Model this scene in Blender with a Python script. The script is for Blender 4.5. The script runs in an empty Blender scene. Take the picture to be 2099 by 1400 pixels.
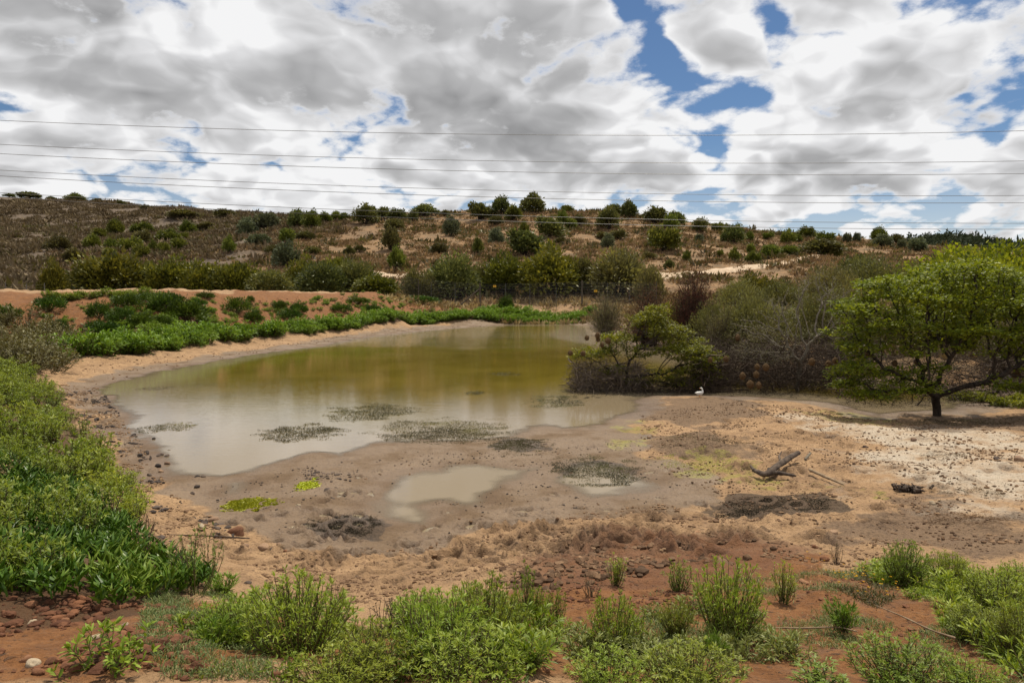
import bpy, math, random
import numpy as np
R_ = math.radians
rng = np.random.default_rng(7)
scene = bpy.context.scene
COL = scene.collection

# ------------------------------------------------------------------ camera, sky, sun, exposure
CAMZ, PITCH, LENS = 2.8, 3.6, 24.0
F = LENS / 36.0 * 2099.0
cam = bpy.data.cameras.new('camera'); cam.lens = LENS; cam.sensor_width = 36.0
cam.clip_start = 0.1; cam.clip_end = 12000.0
camo = bpy.data.objects.new('camera', cam); COL.objects.link(camo)
camo.location = (0, 0, CAMZ); camo.rotation_euler = (R_(90 - PITCH), 0, 0)
scene.camera = camo

SUN_EL, SUN_AZ = 64.0, 28.0        # azimuth measured from +Y towards +X
sun = bpy.data.lights.new('sun', 'SUN'); sun.energy = 5.0; sun.angle = R_(0.8); sun.color = (1.0, 0.92, 0.77)
suno = bpy.data.objects.new('sun', sun); COL.objects.link(suno)
suno.rotation_euler = (R_(-(90 - SUN_EL)) * -1, 0, R_(180 - SUN_AZ))
scene.view_settings.view_transform = 'Standard'; scene.view_settings.look = 'None'
scene.cycles.max_bounces = 5; scene.cycles.diffuse_bounces = 2; scene.cycles.glossy_bounces = 2; scene.cycles.transmission_bounces = 3; scene.cycles.transparent_max_bounces = 6
scene.view_settings.exposure = 0.08; scene.view_settings.gamma = 1.0

class NT:
    """small helper to write node trees"""
    def __init__(s, tree): s.t = tree; s.n = tree.nodes; s.l = tree.links; s.n.clear()
    def node(s, typ, **kw):
        nd = s.n.new(typ)
        for k, v in kw.items():
            if k == 'inp':
                for a, b in v.items(): s.set(nd.inputs[a], b)
            else: setattr(nd, k, v)
        return nd
    def set(s, sock, val):
        if isinstance(val, bpy.types.NodeSocket): s.l.new(val, sock)
        else:
            if hasattr(sock.default_value, '__len__') and not hasattr(val, '__len__'): val = [val] * len(sock.default_value)
            if hasattr(val, '__len__') and len(val) == 3 and len(sock.default_value) == 4: val = tuple(val) + (1,)
            sock.default_value = val
    def m(s, op, a, b=None, c=None, clamp=False):
        nd = s.n.new('ShaderNodeMath'); nd.operation = op; nd.use_clamp = clamp
        for i, v in enumerate((a, b, c)):
            if v is not None: s.set(nd.inputs[i], v)
        return nd.outputs[0]
    def vm(s, op, a, b=None, scale=None):
        nd = s.n.new('ShaderNodeVectorMath'); nd.operation = op
        s.set(nd.inputs[0], a)
        if b is not None: s.set(nd.inputs[1], b)
        if scale is not None: s.set(nd.inputs[3], scale)
        return nd.outputs[1] if op in ('LENGTH', 'DOT_PRODUCT', 'DISTANCE') else nd.outputs[0]
    def mix(s, fac, a, b, blend='MIX'):
        nd = s.n.new('ShaderNodeMix'); nd.data_type = 'RGBA'; nd.blend_type = blend
        s.set(nd.inputs[0], fac); s.set(nd.inputs[6], a); s.set(nd.inputs[7], b); return nd.outputs[2]
    def noise(s, vec, scale, detail=4, rough=0.55, dist=0.0):
        nd = s.n.new('ShaderNodeTexNoise'); s.set(nd.inputs['Vector'], vec)
        for k, v in (('Scale', scale), ('Detail', detail), ('Roughness', rough), ('Distortion', dist)): s.set(nd.inputs[k], v)
        return nd.outputs[0]
    def ss(s, x, lo, hi, a=0.0, b=1.0):
        nd = s.n.new('ShaderNodeMapRange'); nd.interpolation_type = 'SMOOTHSTEP'
        for i, v in enumerate((x, lo, hi, a, b)): s.set(nd.inputs[i], v)
        return nd.outputs[0]
    def bump(s, h, strength, dist, normal=None):
        nd = s.n.new('ShaderNodeBump'); s.set(nd.inputs['Strength'], strength); s.set(nd.inputs['Distance'], dist); s.set(nd.inputs['Height'], h)
        if normal is not None: s.set(nd.inputs['Normal'], normal)
        return nd.outputs[0]
    def ramp(s, x, stops):
        nd = s.n.new('ShaderNodeValToRGB'); s.set(nd.inputs[0], x)
        e = nd.color_ramp.elements
        while len(e) < len(stops): e.new(0.5)
        for k, (p, c) in enumerate(stops): e[k].position = p; e[k].color = tuple(c) + (1,)
        return nd.outputs[0]

world = bpy.data.worlds.new('World'); scene.world = world; world.use_nodes = True
def build_world():
    world.cycles.sampling_method = 'MANUAL'; world.cycles.sample_map_resolution = 512
    T = NT(world.node_tree)
    sky = T.node('ShaderNodeTexSky', sky_type='NISHITA')
    sky.sun_disc = False; sky.sun_elevation = R_(SUN_EL); sky.sun_rotation = R_(SUN_AZ)
    sky.air_density = 1.0; sky.dust_density = 0.1; sky.ozone_density = 2.5
    bgs = T.node('ShaderNodeBackground', inp={'Color': T.vm('MULTIPLY', sky.outputs[0], (.84, .97, 1.10)), 'Strength': 0.062})
    d = T.node('ShaderNodeTexCoord').outputs['Generated']
    sp = T.node('ShaderNodeSeparateXYZ', inp={0: d}); x, y, z = sp.outputs
    # the cloud deck seen in perspective: smaller and flatter towards the horizon
    k = T.m('DIVIDE', 1.0, T.m('ADD', T.m('MAXIMUM', z, 0.0), 0.42))
    q = T.vm('MULTIPLY', T.vm('SCALE', d, scale=k), (1.0, 1.0, 1.5))
    warp = T.node('ShaderNodeTexNoise', inp={'Vector': q, 'Scale': 3.2, 'Detail': 3.0, 'Roughness': .55}).outputs[1]
    warp = T.vm('SUBTRACT', warp, (.5, .5, .5))
    qw = T.vm('ADD', q, T.vm('SCALE', warp, scale=.26))
    n1 = T.noise(qw, 2.1, 7, .58)                                        # cloud body with fine edge detail
    n2 = T.noise(T.vm('ADD', qw, (.02, -.03, .10)), 2.1, 4, .5)          # the same a little towards the sun
    def billow(p, scale, det, off):
        nd = T.node('ShaderNodeTexVoronoi', feature='F1', inp={'Vector': p, 'Scale': scale, 'Detail': det, 'Roughness': .55, 'Lacunarity': 2.3})
        return T.m('SUBTRACT', off, nd.outputs['Distance'])
    b1 = billow(qw, 5.0, 2.0, 1.20)                                            # rounded heads
    b2 = billow(T.vm('ADD', qw, (.015, -.01, .05)), 5.0, 1.0, 1.02)            # the same heads a little towards the sun
    wisp = T.noise(q, 26.0, 5, .65)
    # where in the sky the gaps and the grey bases lie (direction space)
    yy = T.m('MAXIMUM', y, 0.05)
    uv = T.node('ShaderNodeCombineXYZ', inp={0: T.m('DIVIDE', x, yy), 1: T.m('DIVIDE', z, yy)}).outputs[0]
    uv = T.vm('ADD', uv, T.vm('MULTIPLY', warp, (.20, .13, 0)))
    front = T.ss(y, 0.2, 0.5)
    def total(lst, mul=1.0):
        o = 0.0
        for px, py, rx, ry, amp in lst:
            a = (px - 1049.5) / F; b = (700 - py) / F; cp, s_ = math.cos(R_(PITCH)), math.sin(R_(PITCH))
            cu, cv = a / (cp + b * s_), (b * cp - s_) / (cp + b * s_); sx, sy = F / rx, F / ry
            nd = T.n.new('ShaderNodeVectorMath'); nd.operation = 'MULTIPLY_ADD'
            T.set(nd.inputs[0], uv); nd.inputs[1].default_value = (sx, sy, 0); nd.inputs[2].default_value = (-cu * sx, -cv * sy, 0)
            r2 = T.vm('DOT_PRODUCT', nd.outputs[0], nd.outputs[0])
            o = T.m('MULTIPLY_ADD', T.m('POWER', 0.36788, r2), amp, o)
        return T.m('MULTIPLY', o, T.m('MULTIPLY', front, mul))
    gaps = total([(1275, 0, 40, 24, .3), (1365, 80, 40, 70, .32), (1400, 150, 45, 50, .26), (1510, 190, 50, 40, .32), (1440, 215, 60, 30, .2), (1605, 30, 50, 50, .3), (1585, 110, 40, 50, .2), (1475, 265, 32, 50, .27), (1445, 325, 42, 36, .28), (1415, 370, 36, 40, .24),
                  (0, 225, 80, 40, .30), (560, 60, 50, 45, .17), (590, 322, 90, 16, .16), (790, 396, 110, 18, .22), (2099, 190, 60, 40, .24), (1835, 190, 40, 26, .12),
                  (1800, 395, 60, 16, .12), (1900, 430, 80, 14, .12), (1000, 350, 50, 20, .14), (1690, 470, 180, 18, .16)], 1.12)
    solid = total([(300, 90, 460, 190, .15), (950, 180, 420, 210, .17), (1800, 130, 330, 190, .12), (1640, 330, 220, 70, .11), (120, 340, 230, 60, .08), (1490, 80, 80, 60, .16)])
    dark = total([(170, 70, 270, 80, .26), (430, 200, 260, 70, .18), (870, 50, 180, 90, .12), (850, 265, 330, 65, .36), (1160, 240, 170, 90, .24), (1720, 335, 260, 50, .28),
                  (1720, 130, 180, 60, .18), (1980, 220, 160, 60, .12), (350, 360, 240, 30, .12), (1250, 345, 200, 30, .16)], .85)
    D = T.m('ADD', T.m('MULTIPLY_ADD', b1, .55, n1), T.m('MULTIPLY_ADD', T.m('SUBTRACT', wisp, .5), .34, T.m('SUBTRACT', solid, gaps)))
    cover = T.ss(D, 0.39, 0.60)
    relief = T.m('ADD', T.m('MULTIPLY', T.m('SUBTRACT', n2, n1), .8), T.m('MULTIPLY', T.m('SUBTRACT', b2, b1), .55))
    soft = T.m('ADD', T.m('MULTIPLY_ADD', b2, .40, n2), T.m('SUBTRACT', solid, gaps))
    body = T.m('MULTIPLY', T.ss(soft, .50, .94), .43)
    shade = T.m('ADD', T.m('ADD', body, dark), T.m('MULTIPLY_ADD', T.m('SUBTRACT', wisp, .5), .05, relief))
    shade = T.m('MULTIPLY', shade, T.ss(D, .46, .68))
    colr = T.ramp(shade, [(0.0, (.86, .86, .865)), (.14, (.70, .70, .71)), (.48, (.45, .45, .455)), (.95, (.28, .28, .285))])
    bgc = T.node('ShaderNodeBackground', inp={'Color': colr, 'Strength': 1.0})
    cov2 = T.m('MAXIMUM', cover, T.ss(z, -.02, .22, .55, .0))            # thin haze towards the horizon
    mixs = T.node('ShaderNodeMixShader', inp={0: cov2, 1: bgs.outputs[0], 2: bgc.outputs[0]})
    T.node('ShaderNodeOutputWorld', inp={0: mixs.outputs[0]})
build_world()

# ------------------------------------------------------------------ projection and numeric helpers
CP, SP = math.cos(R_(PITCH)), math.sin(R_(PITCH))
def ray(px, py):
    a = (np.asarray(px, float) - 1049.5) / F; b = (700 - np.asarray(py, float)) / F
    return a, CP + b * SP, b * CP - SP                      # world direction (x, y, z)
def at_z(px, py, z):                                        # pixel -> point on the level z
    dx, dy, dz = ray(px, py); t = (z - CAMZ) / dz
    return np.stack([dx * t, dy * t, np.broadcast_to(z, np.shape(t)) * 1.0], -1)
def at_y(px, py, Y):                                        # pixel -> point on the vertical plane at distance Y
    dx, dy, dz = ray(px, py); t = Y / dy
    return np.stack([dx * t, np.broadcast_to(Y, np.shape(t)) * 1.0, CAMZ + dz * t], -1)
def sstep(x, a, b):
    t = np.clip((x - a) / (b - a), 0, 1); return t * t * (3 - 2 * t)
_perm = np.random.default_rng(3).random(1 << 16)
def vnoise(x, y):
    xi = np.floor(x).astype(np.int64); yi = np.floor(y).astype(np.int64)
    fx = x - xi; fy = y - yi; fx = fx * fx * fx * (fx * (fx * 6 - 15) + 10); fy = fy * fy * fy * (fy * (fy * 6 - 15) + 10)
    h = lambda a, b: _perm[(a * 7919 + b * 104729 + (a * b) % 8191) & 65535]
    return (h(xi, yi) * (1 - fx) + h(xi + 1, yi) * fx) * (1 - fy) + (h(xi, yi + 1) * (1 - fx) + h(xi + 1, yi + 1) * fx) * fy - 0.5
def fbm(x, y, scale, octs=4, gain=0.5):
    o = 0; a = 1.0
    for k in range(octs):
        o = o + a * vnoise(x / scale + 17.3 * k, y / scale - 9.1 * k); scale /= 2.03; a *= gain
    return o
def poly_sd(x, y, P):                                       # signed distance to a polygon, negative inside
    P = np.asarray(P, float)[:, :2]; d = np.full(x.shape, 1e9); ins = np.zeros(x.shape, bool)
    for i in range(len(P)):
        ax, ay = P[i]; bx, by = P[(i + 1) % len(P)]
        ex, ey = bx - ax, by - ay; wx, wy = x - ax, y - ay
        t = np.clip((wx * ex + wy * ey) / (ex * ex + ey * ey + 1e-12), 0, 1)
        d = np.minimum(d, (wx - ex * t) ** 2 + (wy - ey * t) ** 2)
        c = ((ay > y) != (by > y))
        with np.errstate(divide='ignore', invalid='ignore'):
            ins ^= c & (x < (bx - ax) * (y - ay) / (by - ay + 1e-15) + ax)
    d = np.sqrt(d); return np.where(ins, -d, d)

# ------------------------------------------------------------------ the lie of the land
Hn = []                                                     # (x, y, z) the ground passes through
def cz(*pts):
    for px, py, z in pts: Hn.append(at_z(px, py, z * (.56 - .025 * z)))
def cd(*pts):
    for px, py, Y in pts: Hn.append(at_y(px, py, Y))
# near bank on which the photographer stands
cz((0, 1400, 2.95), (300, 1400, 2.85), (600, 1400, 2.75), (1050, 1400, 2.65), (1500, 1400, 2.65), (2099, 1400, 2.75),
   (-600, 1400, 3.0), (2700, 1400, 2.9), (-500, 1150, 2.6), (2600, 1150, 1.8),
   (0, 1290, 2.55), (300, 1300, 2.4), (600, 1310, 2.1), (1050, 1310, 2.05), (1500, 1290, 2.0), (2099, 1290, 2.1),
   (450, 1240, 1.75), (700, 1255, 1.4), (900, 1235, 1.35), (1150, 1215, 1.35), (1500, 1200, 1.4), (1800, 1200, 1.5), (2099, 1190, 1.5),
   (560, 1180, 1.05), (750, 1190, .85), (950, 1170, .85), (1150, 1150, .85), (1400, 1120, .85), (1700, 1120, .95), (2099, 1110, 1.05),
   (450, 1110, .75), (650, 1110, .45), (900, 1100, .35), (1150, 1080, .35), (1400, 1050, .4), (1700, 1040, .5), (2099, 1020, .65),
   (0, 1180, 2.35), (200, 1180, 2.15), (0, 1050, 2.2), (150, 1050, 1.8), (0, 900, 1.9), (100, 900, 1.45), (0, 790, 1.6), (60, 800, 1.15),
   (350, 1130, 1.25), (280, 1040, .95), (200, 920, .75), (120, 830, .75), (95, 775, .75), (-300, 800, 2.4), (-300, 950, 2.6))
# flat of mud and sand on the right
cz((1300, 940, .10), (1450, 900, .22), (1600, 900, .3), (1600, 980, .3), (1750, 900, .36), (1950, 900, .45), (2099, 880, .5), (1435, 818, .14), (1550, 825, .2), (1700, 835, .18), (2099, 950, .6), (2400, 900, .7),
   (1930, 852, .28), (2099, 850, .35), (1350, 860, .1))
# left shore, dam face and its crest (the crest lies at eye level)
cz((130, 745, .6), (300, 725, .55), (500, 695, .5), (700, 680, .45), (60, 700, 1.35), (-200, 720, 2.0))
cd((850, 665, 68), (980, 655, 74), (1150, 651, 79), (300, 682, 35.5), (500, 664, 46), (700, 650, 57), (850, 645, 72), (920, 640, 77), (920, 630, 82), (1000, 641, 80),
   (-300, 612, 39), (0, 612, 39), (200, 611, 40.5), (350, 611, 44), (500, 612, 52), (600, 612, 57), (700, 612, 63), (780, 612, 70), (840, 616, 78))
cd((1060, 631, 82), (1190, 630, 82), (1300, 634, 80), (1060, 616, 90), (900, 620, 92), (0, 613, 60), (250, 613, 62), (500, 613, 74), (700, 613, 80))
# pond floor
cz((700, 800, -.6), (900, 740, -.8), (500, 850, -.35), (1150, 720, -.7), (1100, 850, -.15), (600, 920, -.12), (1600, 803, -.5), (1450, 802, -.4), (1780, 836, -.45), (1900, 825, -.4), (300, 850, -.2), (900, 840, -.3), (1250, 790, -.3))
# behind the flooded trees
cz((1400, 705, .7), (1560, 720, .7), (1700, 735, .75), (1900, 760, .7), (2099, 780, .7), (2400, 790, .9))
cd((1300, 655, 52), (1500, 650, 44), (1700, 646, 42), (1900, 646, 40), (2099, 646, 40), (2500, 646, 40))
# the hill
for px, foot, dm, ym, dc, yc in ((-700, 596, 150, 490, 265, 392), (-300, 596, 150, 490, 265, 396), (0, 600, 150, 490, 262, 404), (120, 600, 150, 492, 258, 410), (250, 600, 148, 494, 250, 419), (380, 600, 140, 500, 232, 431), (500, 600, 128, 508, 200, 438),
                                 (640, 598, 118, 515, 178, 445), (800, 596, 116, 517, 170, 444), (950, 595, 116, 515, 166, 440), (1100, 595, 115, 513, 165, 435), (1250, 594, 115, 515, 166, 440),
                                 (1380, 592, 115, 519, 166, 455), (1500, 590, 115, 525, 166, 468), (1620, 588, 113, 528, 165, 482), (1750, 586, 110, 536, 160, 492), (1900, 585, 105, 545, 152, 502), (2099, 585, 100, 552, 140, 520), (2500, 585, 100, 556, 140, 530)):
    dm *= 1.16; dc *= 1.15; cd((px, foot + 3, 96), (px, ym, dm), (px, (ym + yc) / 2 + 2, (dm + dc) / 2), (px, yc, dc), (px, yc + 12, dc + 35))
# beyond the hill, the far wooded ridge, and the land behind the camera
for px in (1400, 1700, 1900, 2099, 2500): cd((px, 560, 330))
for px, py in ((1700, 530), (1850, 497), (1910, 484), (1990, 487), (2060, 498), (2099, 503), (2400, 508)): cd((px, py, 470), (px, py + 14, 560))
Hn = list(Hn)
for a in range(-180, 181, 24):
    s, c = math.sin(R_(a)), math.cos(R_(a))
    if abs(a) > 62:
        for r, z in ((3.0, 1.35), (9.0, 1.4), (30, 1.6), (90, 3.0), (260, 6.0)): Hn.append(np.array([r * s, r * c, z]))
    Hn.append(np.array([1100 * s, 1100 * c, 2.0])); Hn.append(np.array([3500 * s, 3500 * c, 0.0]))
Hn.append(np.array([0, 0.8, 1.4])); Hn.append(np.array([0, -1.5, 1.4]))
Hn = np.array(Hn)
def uvw(x, y):
    r = np.hypot(x, y); l = np.log(np.maximum(r, 0.5)); n = np.maximum(r, 1e-6)
    return l, x / n * 1.6, y / n * 1.6
_c = np.stack(uvw(Hn[:, 0], Hn[:, 1]), -1)
def kern(d2): return np.sqrt(d2 + 0.0016)
_K = kern(((_c[:, None] - _c[None]) ** 2).sum(-1)); n_ = len(_c)
_A = np.zeros((n_ + 1, n_ + 1)); _A[:n_, :n_] = _K + np.eye(n_) * 0.004; _A[:n_, n_] = 1; _A[n_, :n_] = 1
_w = np.linalg.solve(_A, np.append(Hn[:, 2], 0))
def rbf(x, y):
    x = np.asarray(x, float); y = np.asarray(y, float); sh = x.shape; x = x.ravel(); y = y.ravel(); out = np.empty(len(x))
    for s in range(0, len(x), 40000):
        l, a, b = uvw(x[s:s + 40000], y[s:s + 40000])
        d2 = (l[:, None] - _c[None, :, 0]) ** 2 + (a[:, None] - _c[None, :, 1]) ** 2 + (b[:, None] - _c[None, :, 2]) ** 2
        out[s:s + 40000] = kern(d2.astype(np.float32)) @ _w[:n_] + _w[n_]
    return out.reshape(sh)

def wpoly(pts, z=0.0): return np.array([at_z(a, b, z) for a, b in pts])
POND = wpoly([(345, 977), (318, 930), (298, 903), (262, 866), (232, 835), (212, 802), (232, 786), (262, 775), (340, 756), (450, 737), (560, 720), (650, 710), (735, 694), (860, 679), (980, 669), (1060, 664), (1150, 664), (1215, 668), (1260, 690),
              (1330, 715), (1420, 735), (1520, 752), (1650, 768), (1780, 782), (1900, 796), (2040, 806), (2060, 822), (1960, 836), (1850, 850), (1800, 853), (1745, 838), (1690, 826), (1600, 816), (1500, 811), (1435, 809), (1340, 811), (1290, 822),
              (1310, 838), (1290, 852), (1240, 872), (1222, 880), (1150, 880), (1085, 873), (1060, 886), (1062, 897), (1010, 902), (930, 908), (860, 905), (790, 912), (755, 926), (700, 946), (672, 942), (640, 934), (590, 944), (545, 958), (500, 972), (470, 985), (430, 985), (390, 978)])
PUDS = [wpoly(p) for p in (
    [(785, 1010), (800, 985), (850, 972), (900, 965), (925, 952), (985, 950), (1040, 958), (1095, 952), (1130, 942), (1128, 962), (1085, 975), (1045, 990), (1025, 1022), (985, 1040), (940, 1044), (900, 1035), (860, 1040), (880, 1062), (868, 1074), (835, 1066), (800, 1050), (782, 1030)],
    [(1140, 985), (1135, 958), (1180, 945), (1240, 950), (1290, 965), (1335, 978), (1335, 995), (1290, 1008), (1215, 1025), (1180, 1015)],
    [(430, 1000), (445, 985), (490, 975), (530, 985), (525, 1000), (495, 1012), (455, 1016)])]
_hoof = None
def water_sd(x, y):
    d = poly_sd(x, y, POND)
    for p in PUDS: d = np.minimum(d, poly_sd(x, y, p))
    return d
def G(x, y, fine=True, want_sd=False):
    """ground height at world (x, y)"""
    x = np.asarray(x, float); y = np.asarray(y, float)
    if x.ndim == 0: return G(x[None], y[None], fine)[0]
    z = rbf(x, y); r = np.hypot(x, y)
    far = sstep(r, 80, 105); hill = far * (1 - sstep(r, 330, 520))
    z = z + hill * (fbm(x, y, 14, 3) * 1.1 + fbm(x, y, 3.1, 3) * .42)
    sd = np.full(x.shape, 99.0); near = (r < 110) & (y > 0)
    if near.any():
        xn, yn = x[near], y[near]
        wob = fbm(xn, yn, 1.6, 4) * .55 + fbm(xn, yn, .4, 3) * .26
        s = water_sd(xn, yn) + wob * np.clip(.4 + np.hypot(xn, yn) / 30, 0, 1)
        sd[near] = s
        zn = z[near]; wn = sstep(np.abs(s), 0.25, 3.2)
        prof = np.where(s > 0, .035 * s + .0, np.maximum(.055 * s, -.6))
        zr = np.where(s > 0, np.maximum(zn, .03 + .012 * np.minimum(s, 3)), np.minimum(zn, -.03))
        zn = prof * (1 - wn) + zr * wn
        if fine:
            k = sstep(s, 0.15, 2.0)
            zn = zn + k * (fbm(xn, yn, .55, 4) * .075 + fbm(xn, yn, 2.5, 2) * .07) + sstep(s, 0.0, .3) * fbm(xn, yn, .16, 2) * .018
        if fine:
            rn = np.hypot(xn, yn); k2 = sstep(rn, 24, 34) * (1 - sstep(rn, 80, 100)) * sstep(s, 1.2, 4.5); zn = zn + k2 * (fbm(xn, yn, 2.8, 3) * .34 + fbm(xn, yn, .9, 2) * .12)
        z[near] = zn
    return (z, sd) if want_sd else z
def onground(px, py, far=460.0, fine=False):
    """where the view ray through each pixel meets the ground"""
    px = np.atleast_1d(np.asarray(px, float)); py = np.atleast_1d(np.asarray(py, float))
    dx, dy, dz = ray(px, py); ts = np.exp(np.linspace(math.log(1.9), math.log(far), 460))
    X = dx[:, None] * ts; Y = dy[:, None] * ts; Z = CAMZ + dz[:, None] * ts
    gap = Z - G(X, Y, fine)
    hit = gap < 0; k = np.where(hit.any(1), hit.argmax(1), np.where(ts[None] > 80, gap, 1e9).argmin(1))
    k0 = np.maximum(k - 1, 0); i = np.arange(len(k)); g0 = gap[i, k0]; g1 = gap[i, k]
    f = np.where(hit.any(1), np.clip(g0 / np.maximum(g0 - g1, 1e-6), 0, 1), 1.0)
    t = ts[k0] + (ts[k] - ts[k0]) * f
    x, y = dx * t, dy * t
    return np.stack([x, y, G(x, y, fine)], -1)
def gpoly(pts): a = np.array(pts, float); return onground(a[:, 0], a[:, 1])

# ------------------------------------------------------------------ mesh builder
class Geo:
    def __init__(s): s.v = []; s.f = []; s.t = []; s.mi = []; s.n = 0
    def add(s, V, Fc, tint=0.5, mi=0):
        V = np.asarray(V, float).reshape(-1, 3); Fc = np.asarray(Fc, np.int64)
        if len(V) == 0: return s
        s.v.append(V); s.f.append(Fc + s.n); s.n += len(V)
        s.t.append(np.broadcast_to(np.asarray(tint, float), (len(V),))); s.mi.append(np.full(len(Fc), mi)); return s
    def join(s, g, loc=(0, 0, 0), rz=0.0, sc=1.0, dt=0.0):
        c, si = math.cos(rz), math.sin(rz); V, fl, t, mi = g.flat()
        W = np.stack([V[:, 0] * c - V[:, 1] * si, V[:, 0] * si + V[:, 1] * c, V[:, 2]], -1) * np.asarray(sc) + np.asarray(loc)
        base = s.n; s.v.append(W); s.n += len(W); s.t.append(np.clip(t + dt, 0, 1))
        for a, b in zip(g.f, g.mi): s.f.append(a + base); s.mi.append(b)
    def flat(s):
        if not hasattr(s, '_c') or s._c[0] != s.n: s._c = (s.n, np.concatenate(s.v), s.f, np.concatenate(s.t), s.mi)
        return s._c[1:]
    def mesh(s, name, mats, smooth=False):
        me = bpy.data.meshes.new(name); V = np.concatenate(s.v)
        me.vertices.add(len(V)); me.vertices.foreach_set('co', V.astype(np.float32).ravel())
        loops = np.concatenate([f.ravel() for f in s.f]); sizes = np.concatenate([np.full(len(f), f.shape[1]) for f in s.f])
        starts = np.concatenate([[0], np.cumsum(sizes)[:-1]])
        me.loops.add(len(loops)); me.loops.foreach_set('vertex_index', loops.astype(np.int32))
        me.polygons.add(len(sizes)); me.polygons.foreach_set('loop_start', starts.astype(np.int32))
        me.polygons.foreach_set('material_index', np.concatenate(s.mi).astype(np.int32))
        me.polygons.foreach_set('use_smooth', np.full(len(sizes), smooth))
        a = me.attributes.new('tint', 'FLOAT', 'POINT'); a.data.foreach_set('value', np.concatenate(s.t).astype(np.float32))
        for m in (mats if isinstance(mats, (list, tuple)) else [mats]): me.materials.append(m)
        me.update(calc_edges=True); return me
def link(name, data, parent=None, loc=(0, 0, 0), rz=0.0, sc=1.0, label=None, cat=None, group=None, kind=None):
    o = bpy.data.objects.new(name, data); COL.objects.link(o); o.location = tuple(float(a) for a in loc); o.rotation_euler = (0, 0, rz)
    o.scale = (sc, sc, sc) if not hasattr(sc, '__len__') else tuple(float(a) for a in sc)
    if parent is not None: o.parent = parent
    for k, v in (('label', label), ('category', cat), ('group', group), ('kind', kind)):
        if v: o[k] = v
    return o
def unit(a): return a / np.maximum(np.linalg.norm(a, axis=-1, keepdims=True), 1e-9)
def quad_leaves(P, D, L, W, r, S=None):
    """one diamond per leaf"""
    n = len(P); D = unit(D); S = unit(np.cross(D, r.normal(size=(n, 3)))) if S is None else S
    L = np.broadcast_to(L, n)[:, None]; W = np.broadcast_to(W, n)[:, None]
    V = np.stack([P, P + D * L * .45 + S * W * .5, P + D * L, P + D * L * .45 - S * W * .5], 1).reshape(-1, 3)
    return V, np.arange(n * 4).reshape(-1, 4)
def long_leaves(P, D, L, W, r, droop=.25):
    """narrow bent leaf: triangle, quad, triangle"""
    n = len(P); D = unit(D); S = unit(np.cross(D, np.array([0, 0, 1.0]) + r.normal(size=(n, 3)) * .35)); N = np.cross(S, D)
    L = np.broadcast_to(L, n)[:, None]; W = np.broadcast_to(W, n)[:, None]; dn = np.array([0, 0, -1.0]) * droop
    a = P + D * L * .35 + dn * L * .08; b = P + D * L * .7 + dn * L * .35; c = P + D * L + dn * L
    V = np.stack([P, a + S * W * .5, a - S * W * .5, b + S * W * .42, b - S * W * .42, c], 1).reshape(-1, 3); k = np.arange(n)[:, None] * 6
    return V, k + np.array([[0, 2, 1]]), k + np.array([[1, 2, 4, 3]]), k + np.array([[3, 4, 5]])
def tubes(P, Rr, sides=4):
    """P (N,k,3) polylines, Rr (N,k) radii"""
    N, k, _ = P.shape; T = np.gradient(P, axis=1); T = unit(T); ref = np.where(np.abs(T[..., 2:3]) > .9, [1.0, 0, 0], [0, 0, 1.0])
    A = unit(np.cross(T, ref)); B = np.cross(T, A); th = np.arange(sides) / sides * 2 * math.pi
    V = P[:, :, None] + Rr[:, :, None, None] * (A[:, :, None] * np.cos(th)[None, None, :, None] + B[:, :, None] * np.sin(th)[None, None, :, None])
    i = np.arange(sides); j = (i + 1) % sides; q = []
    for s in range(k - 1): q.append(np.stack([s * sides + i, s * sides + j, (s + 1) * sides + j, (s + 1) * sides + i], -1))
    q = np.concatenate(q); Fc = (np.arange(N)[:, None, None] * k * sides + q[None]).reshape(-1, 4)
    return V.reshape(-1, 3), Fc

# ------------------------------------------------------------------ materials
def material(name):
    m = bpy.data.materials.new(name); m.use_nodes = True; return m, NT(m.node_tree)
def finish(T, bsdf, disp=None):
    o = T.node('ShaderNodeOutputMaterial', inp={0: bsdf})
def leaf_mat(name, a, b, c=None, trans=.28, rough=.55, spec=.25):
    m, T = material(name)
    t = T.node('ShaderNodeAttribute', attribute_name='tint').outputs['Fac']
    stops = [(0, a), (1, b)] if c is None else [(0, a), (.55, b), (1, c)]
    col = T.ramp(t, stops)
    oi = T.node('ShaderNodeObjectInfo').outputs['Random']
    col = T.node('ShaderNodeHueSaturation', inp={'Hue': T.ss(oi, 0, 1, .485, .515), 'Value': T.ss(T.m('FRACT', T.m('MULTIPLY', oi, 7.3)), 0, 1, .82, 1.16), 'Color': col}).outputs[0]
    p = T.node('ShaderNodeBsdfPrincipled', inp={'Base Color': col, 'Roughness': rough, 'Specular IOR Level': spec})
    tr = T.node('ShaderNodeBsdfTranslucent', inp={'Color': T.mix(.5, col, T.vm('MULTIPLY', col, (1.5, 1.4, .6)))})
    mx = T.node('ShaderNodeMixShader', inp={0: trans, 1: p.outputs[0], 2: tr.outputs[0]})
    finish(T, mx.outputs[0]); return m
def bark_mat(name, a, b, scale=14.0):
    m, T = material(name)
    co = T.node('ShaderNodeTexCoord').outputs['Object']
    st = T.vm('MULTIPLY', co, (1, 1, .35)); n = T.noise(st, scale, 6, .65)
    col = T.mix(T.ss(n, .3, .7), a, b)
    p = T.node('ShaderNodeBsdfPrincipled', inp={'Base Color': col, 'Roughness': .9, 'Specular IOR Level': .15, 'Normal': T.bump(n, .7, .03)})
    finish(T, p.outputs[0]); return m
M = {}
M['acacia'] = leaf_mat('acacia_leaf', (.055, .078, .007), (.16, .185, .012), (.28, .285, .018), .38)
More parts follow.
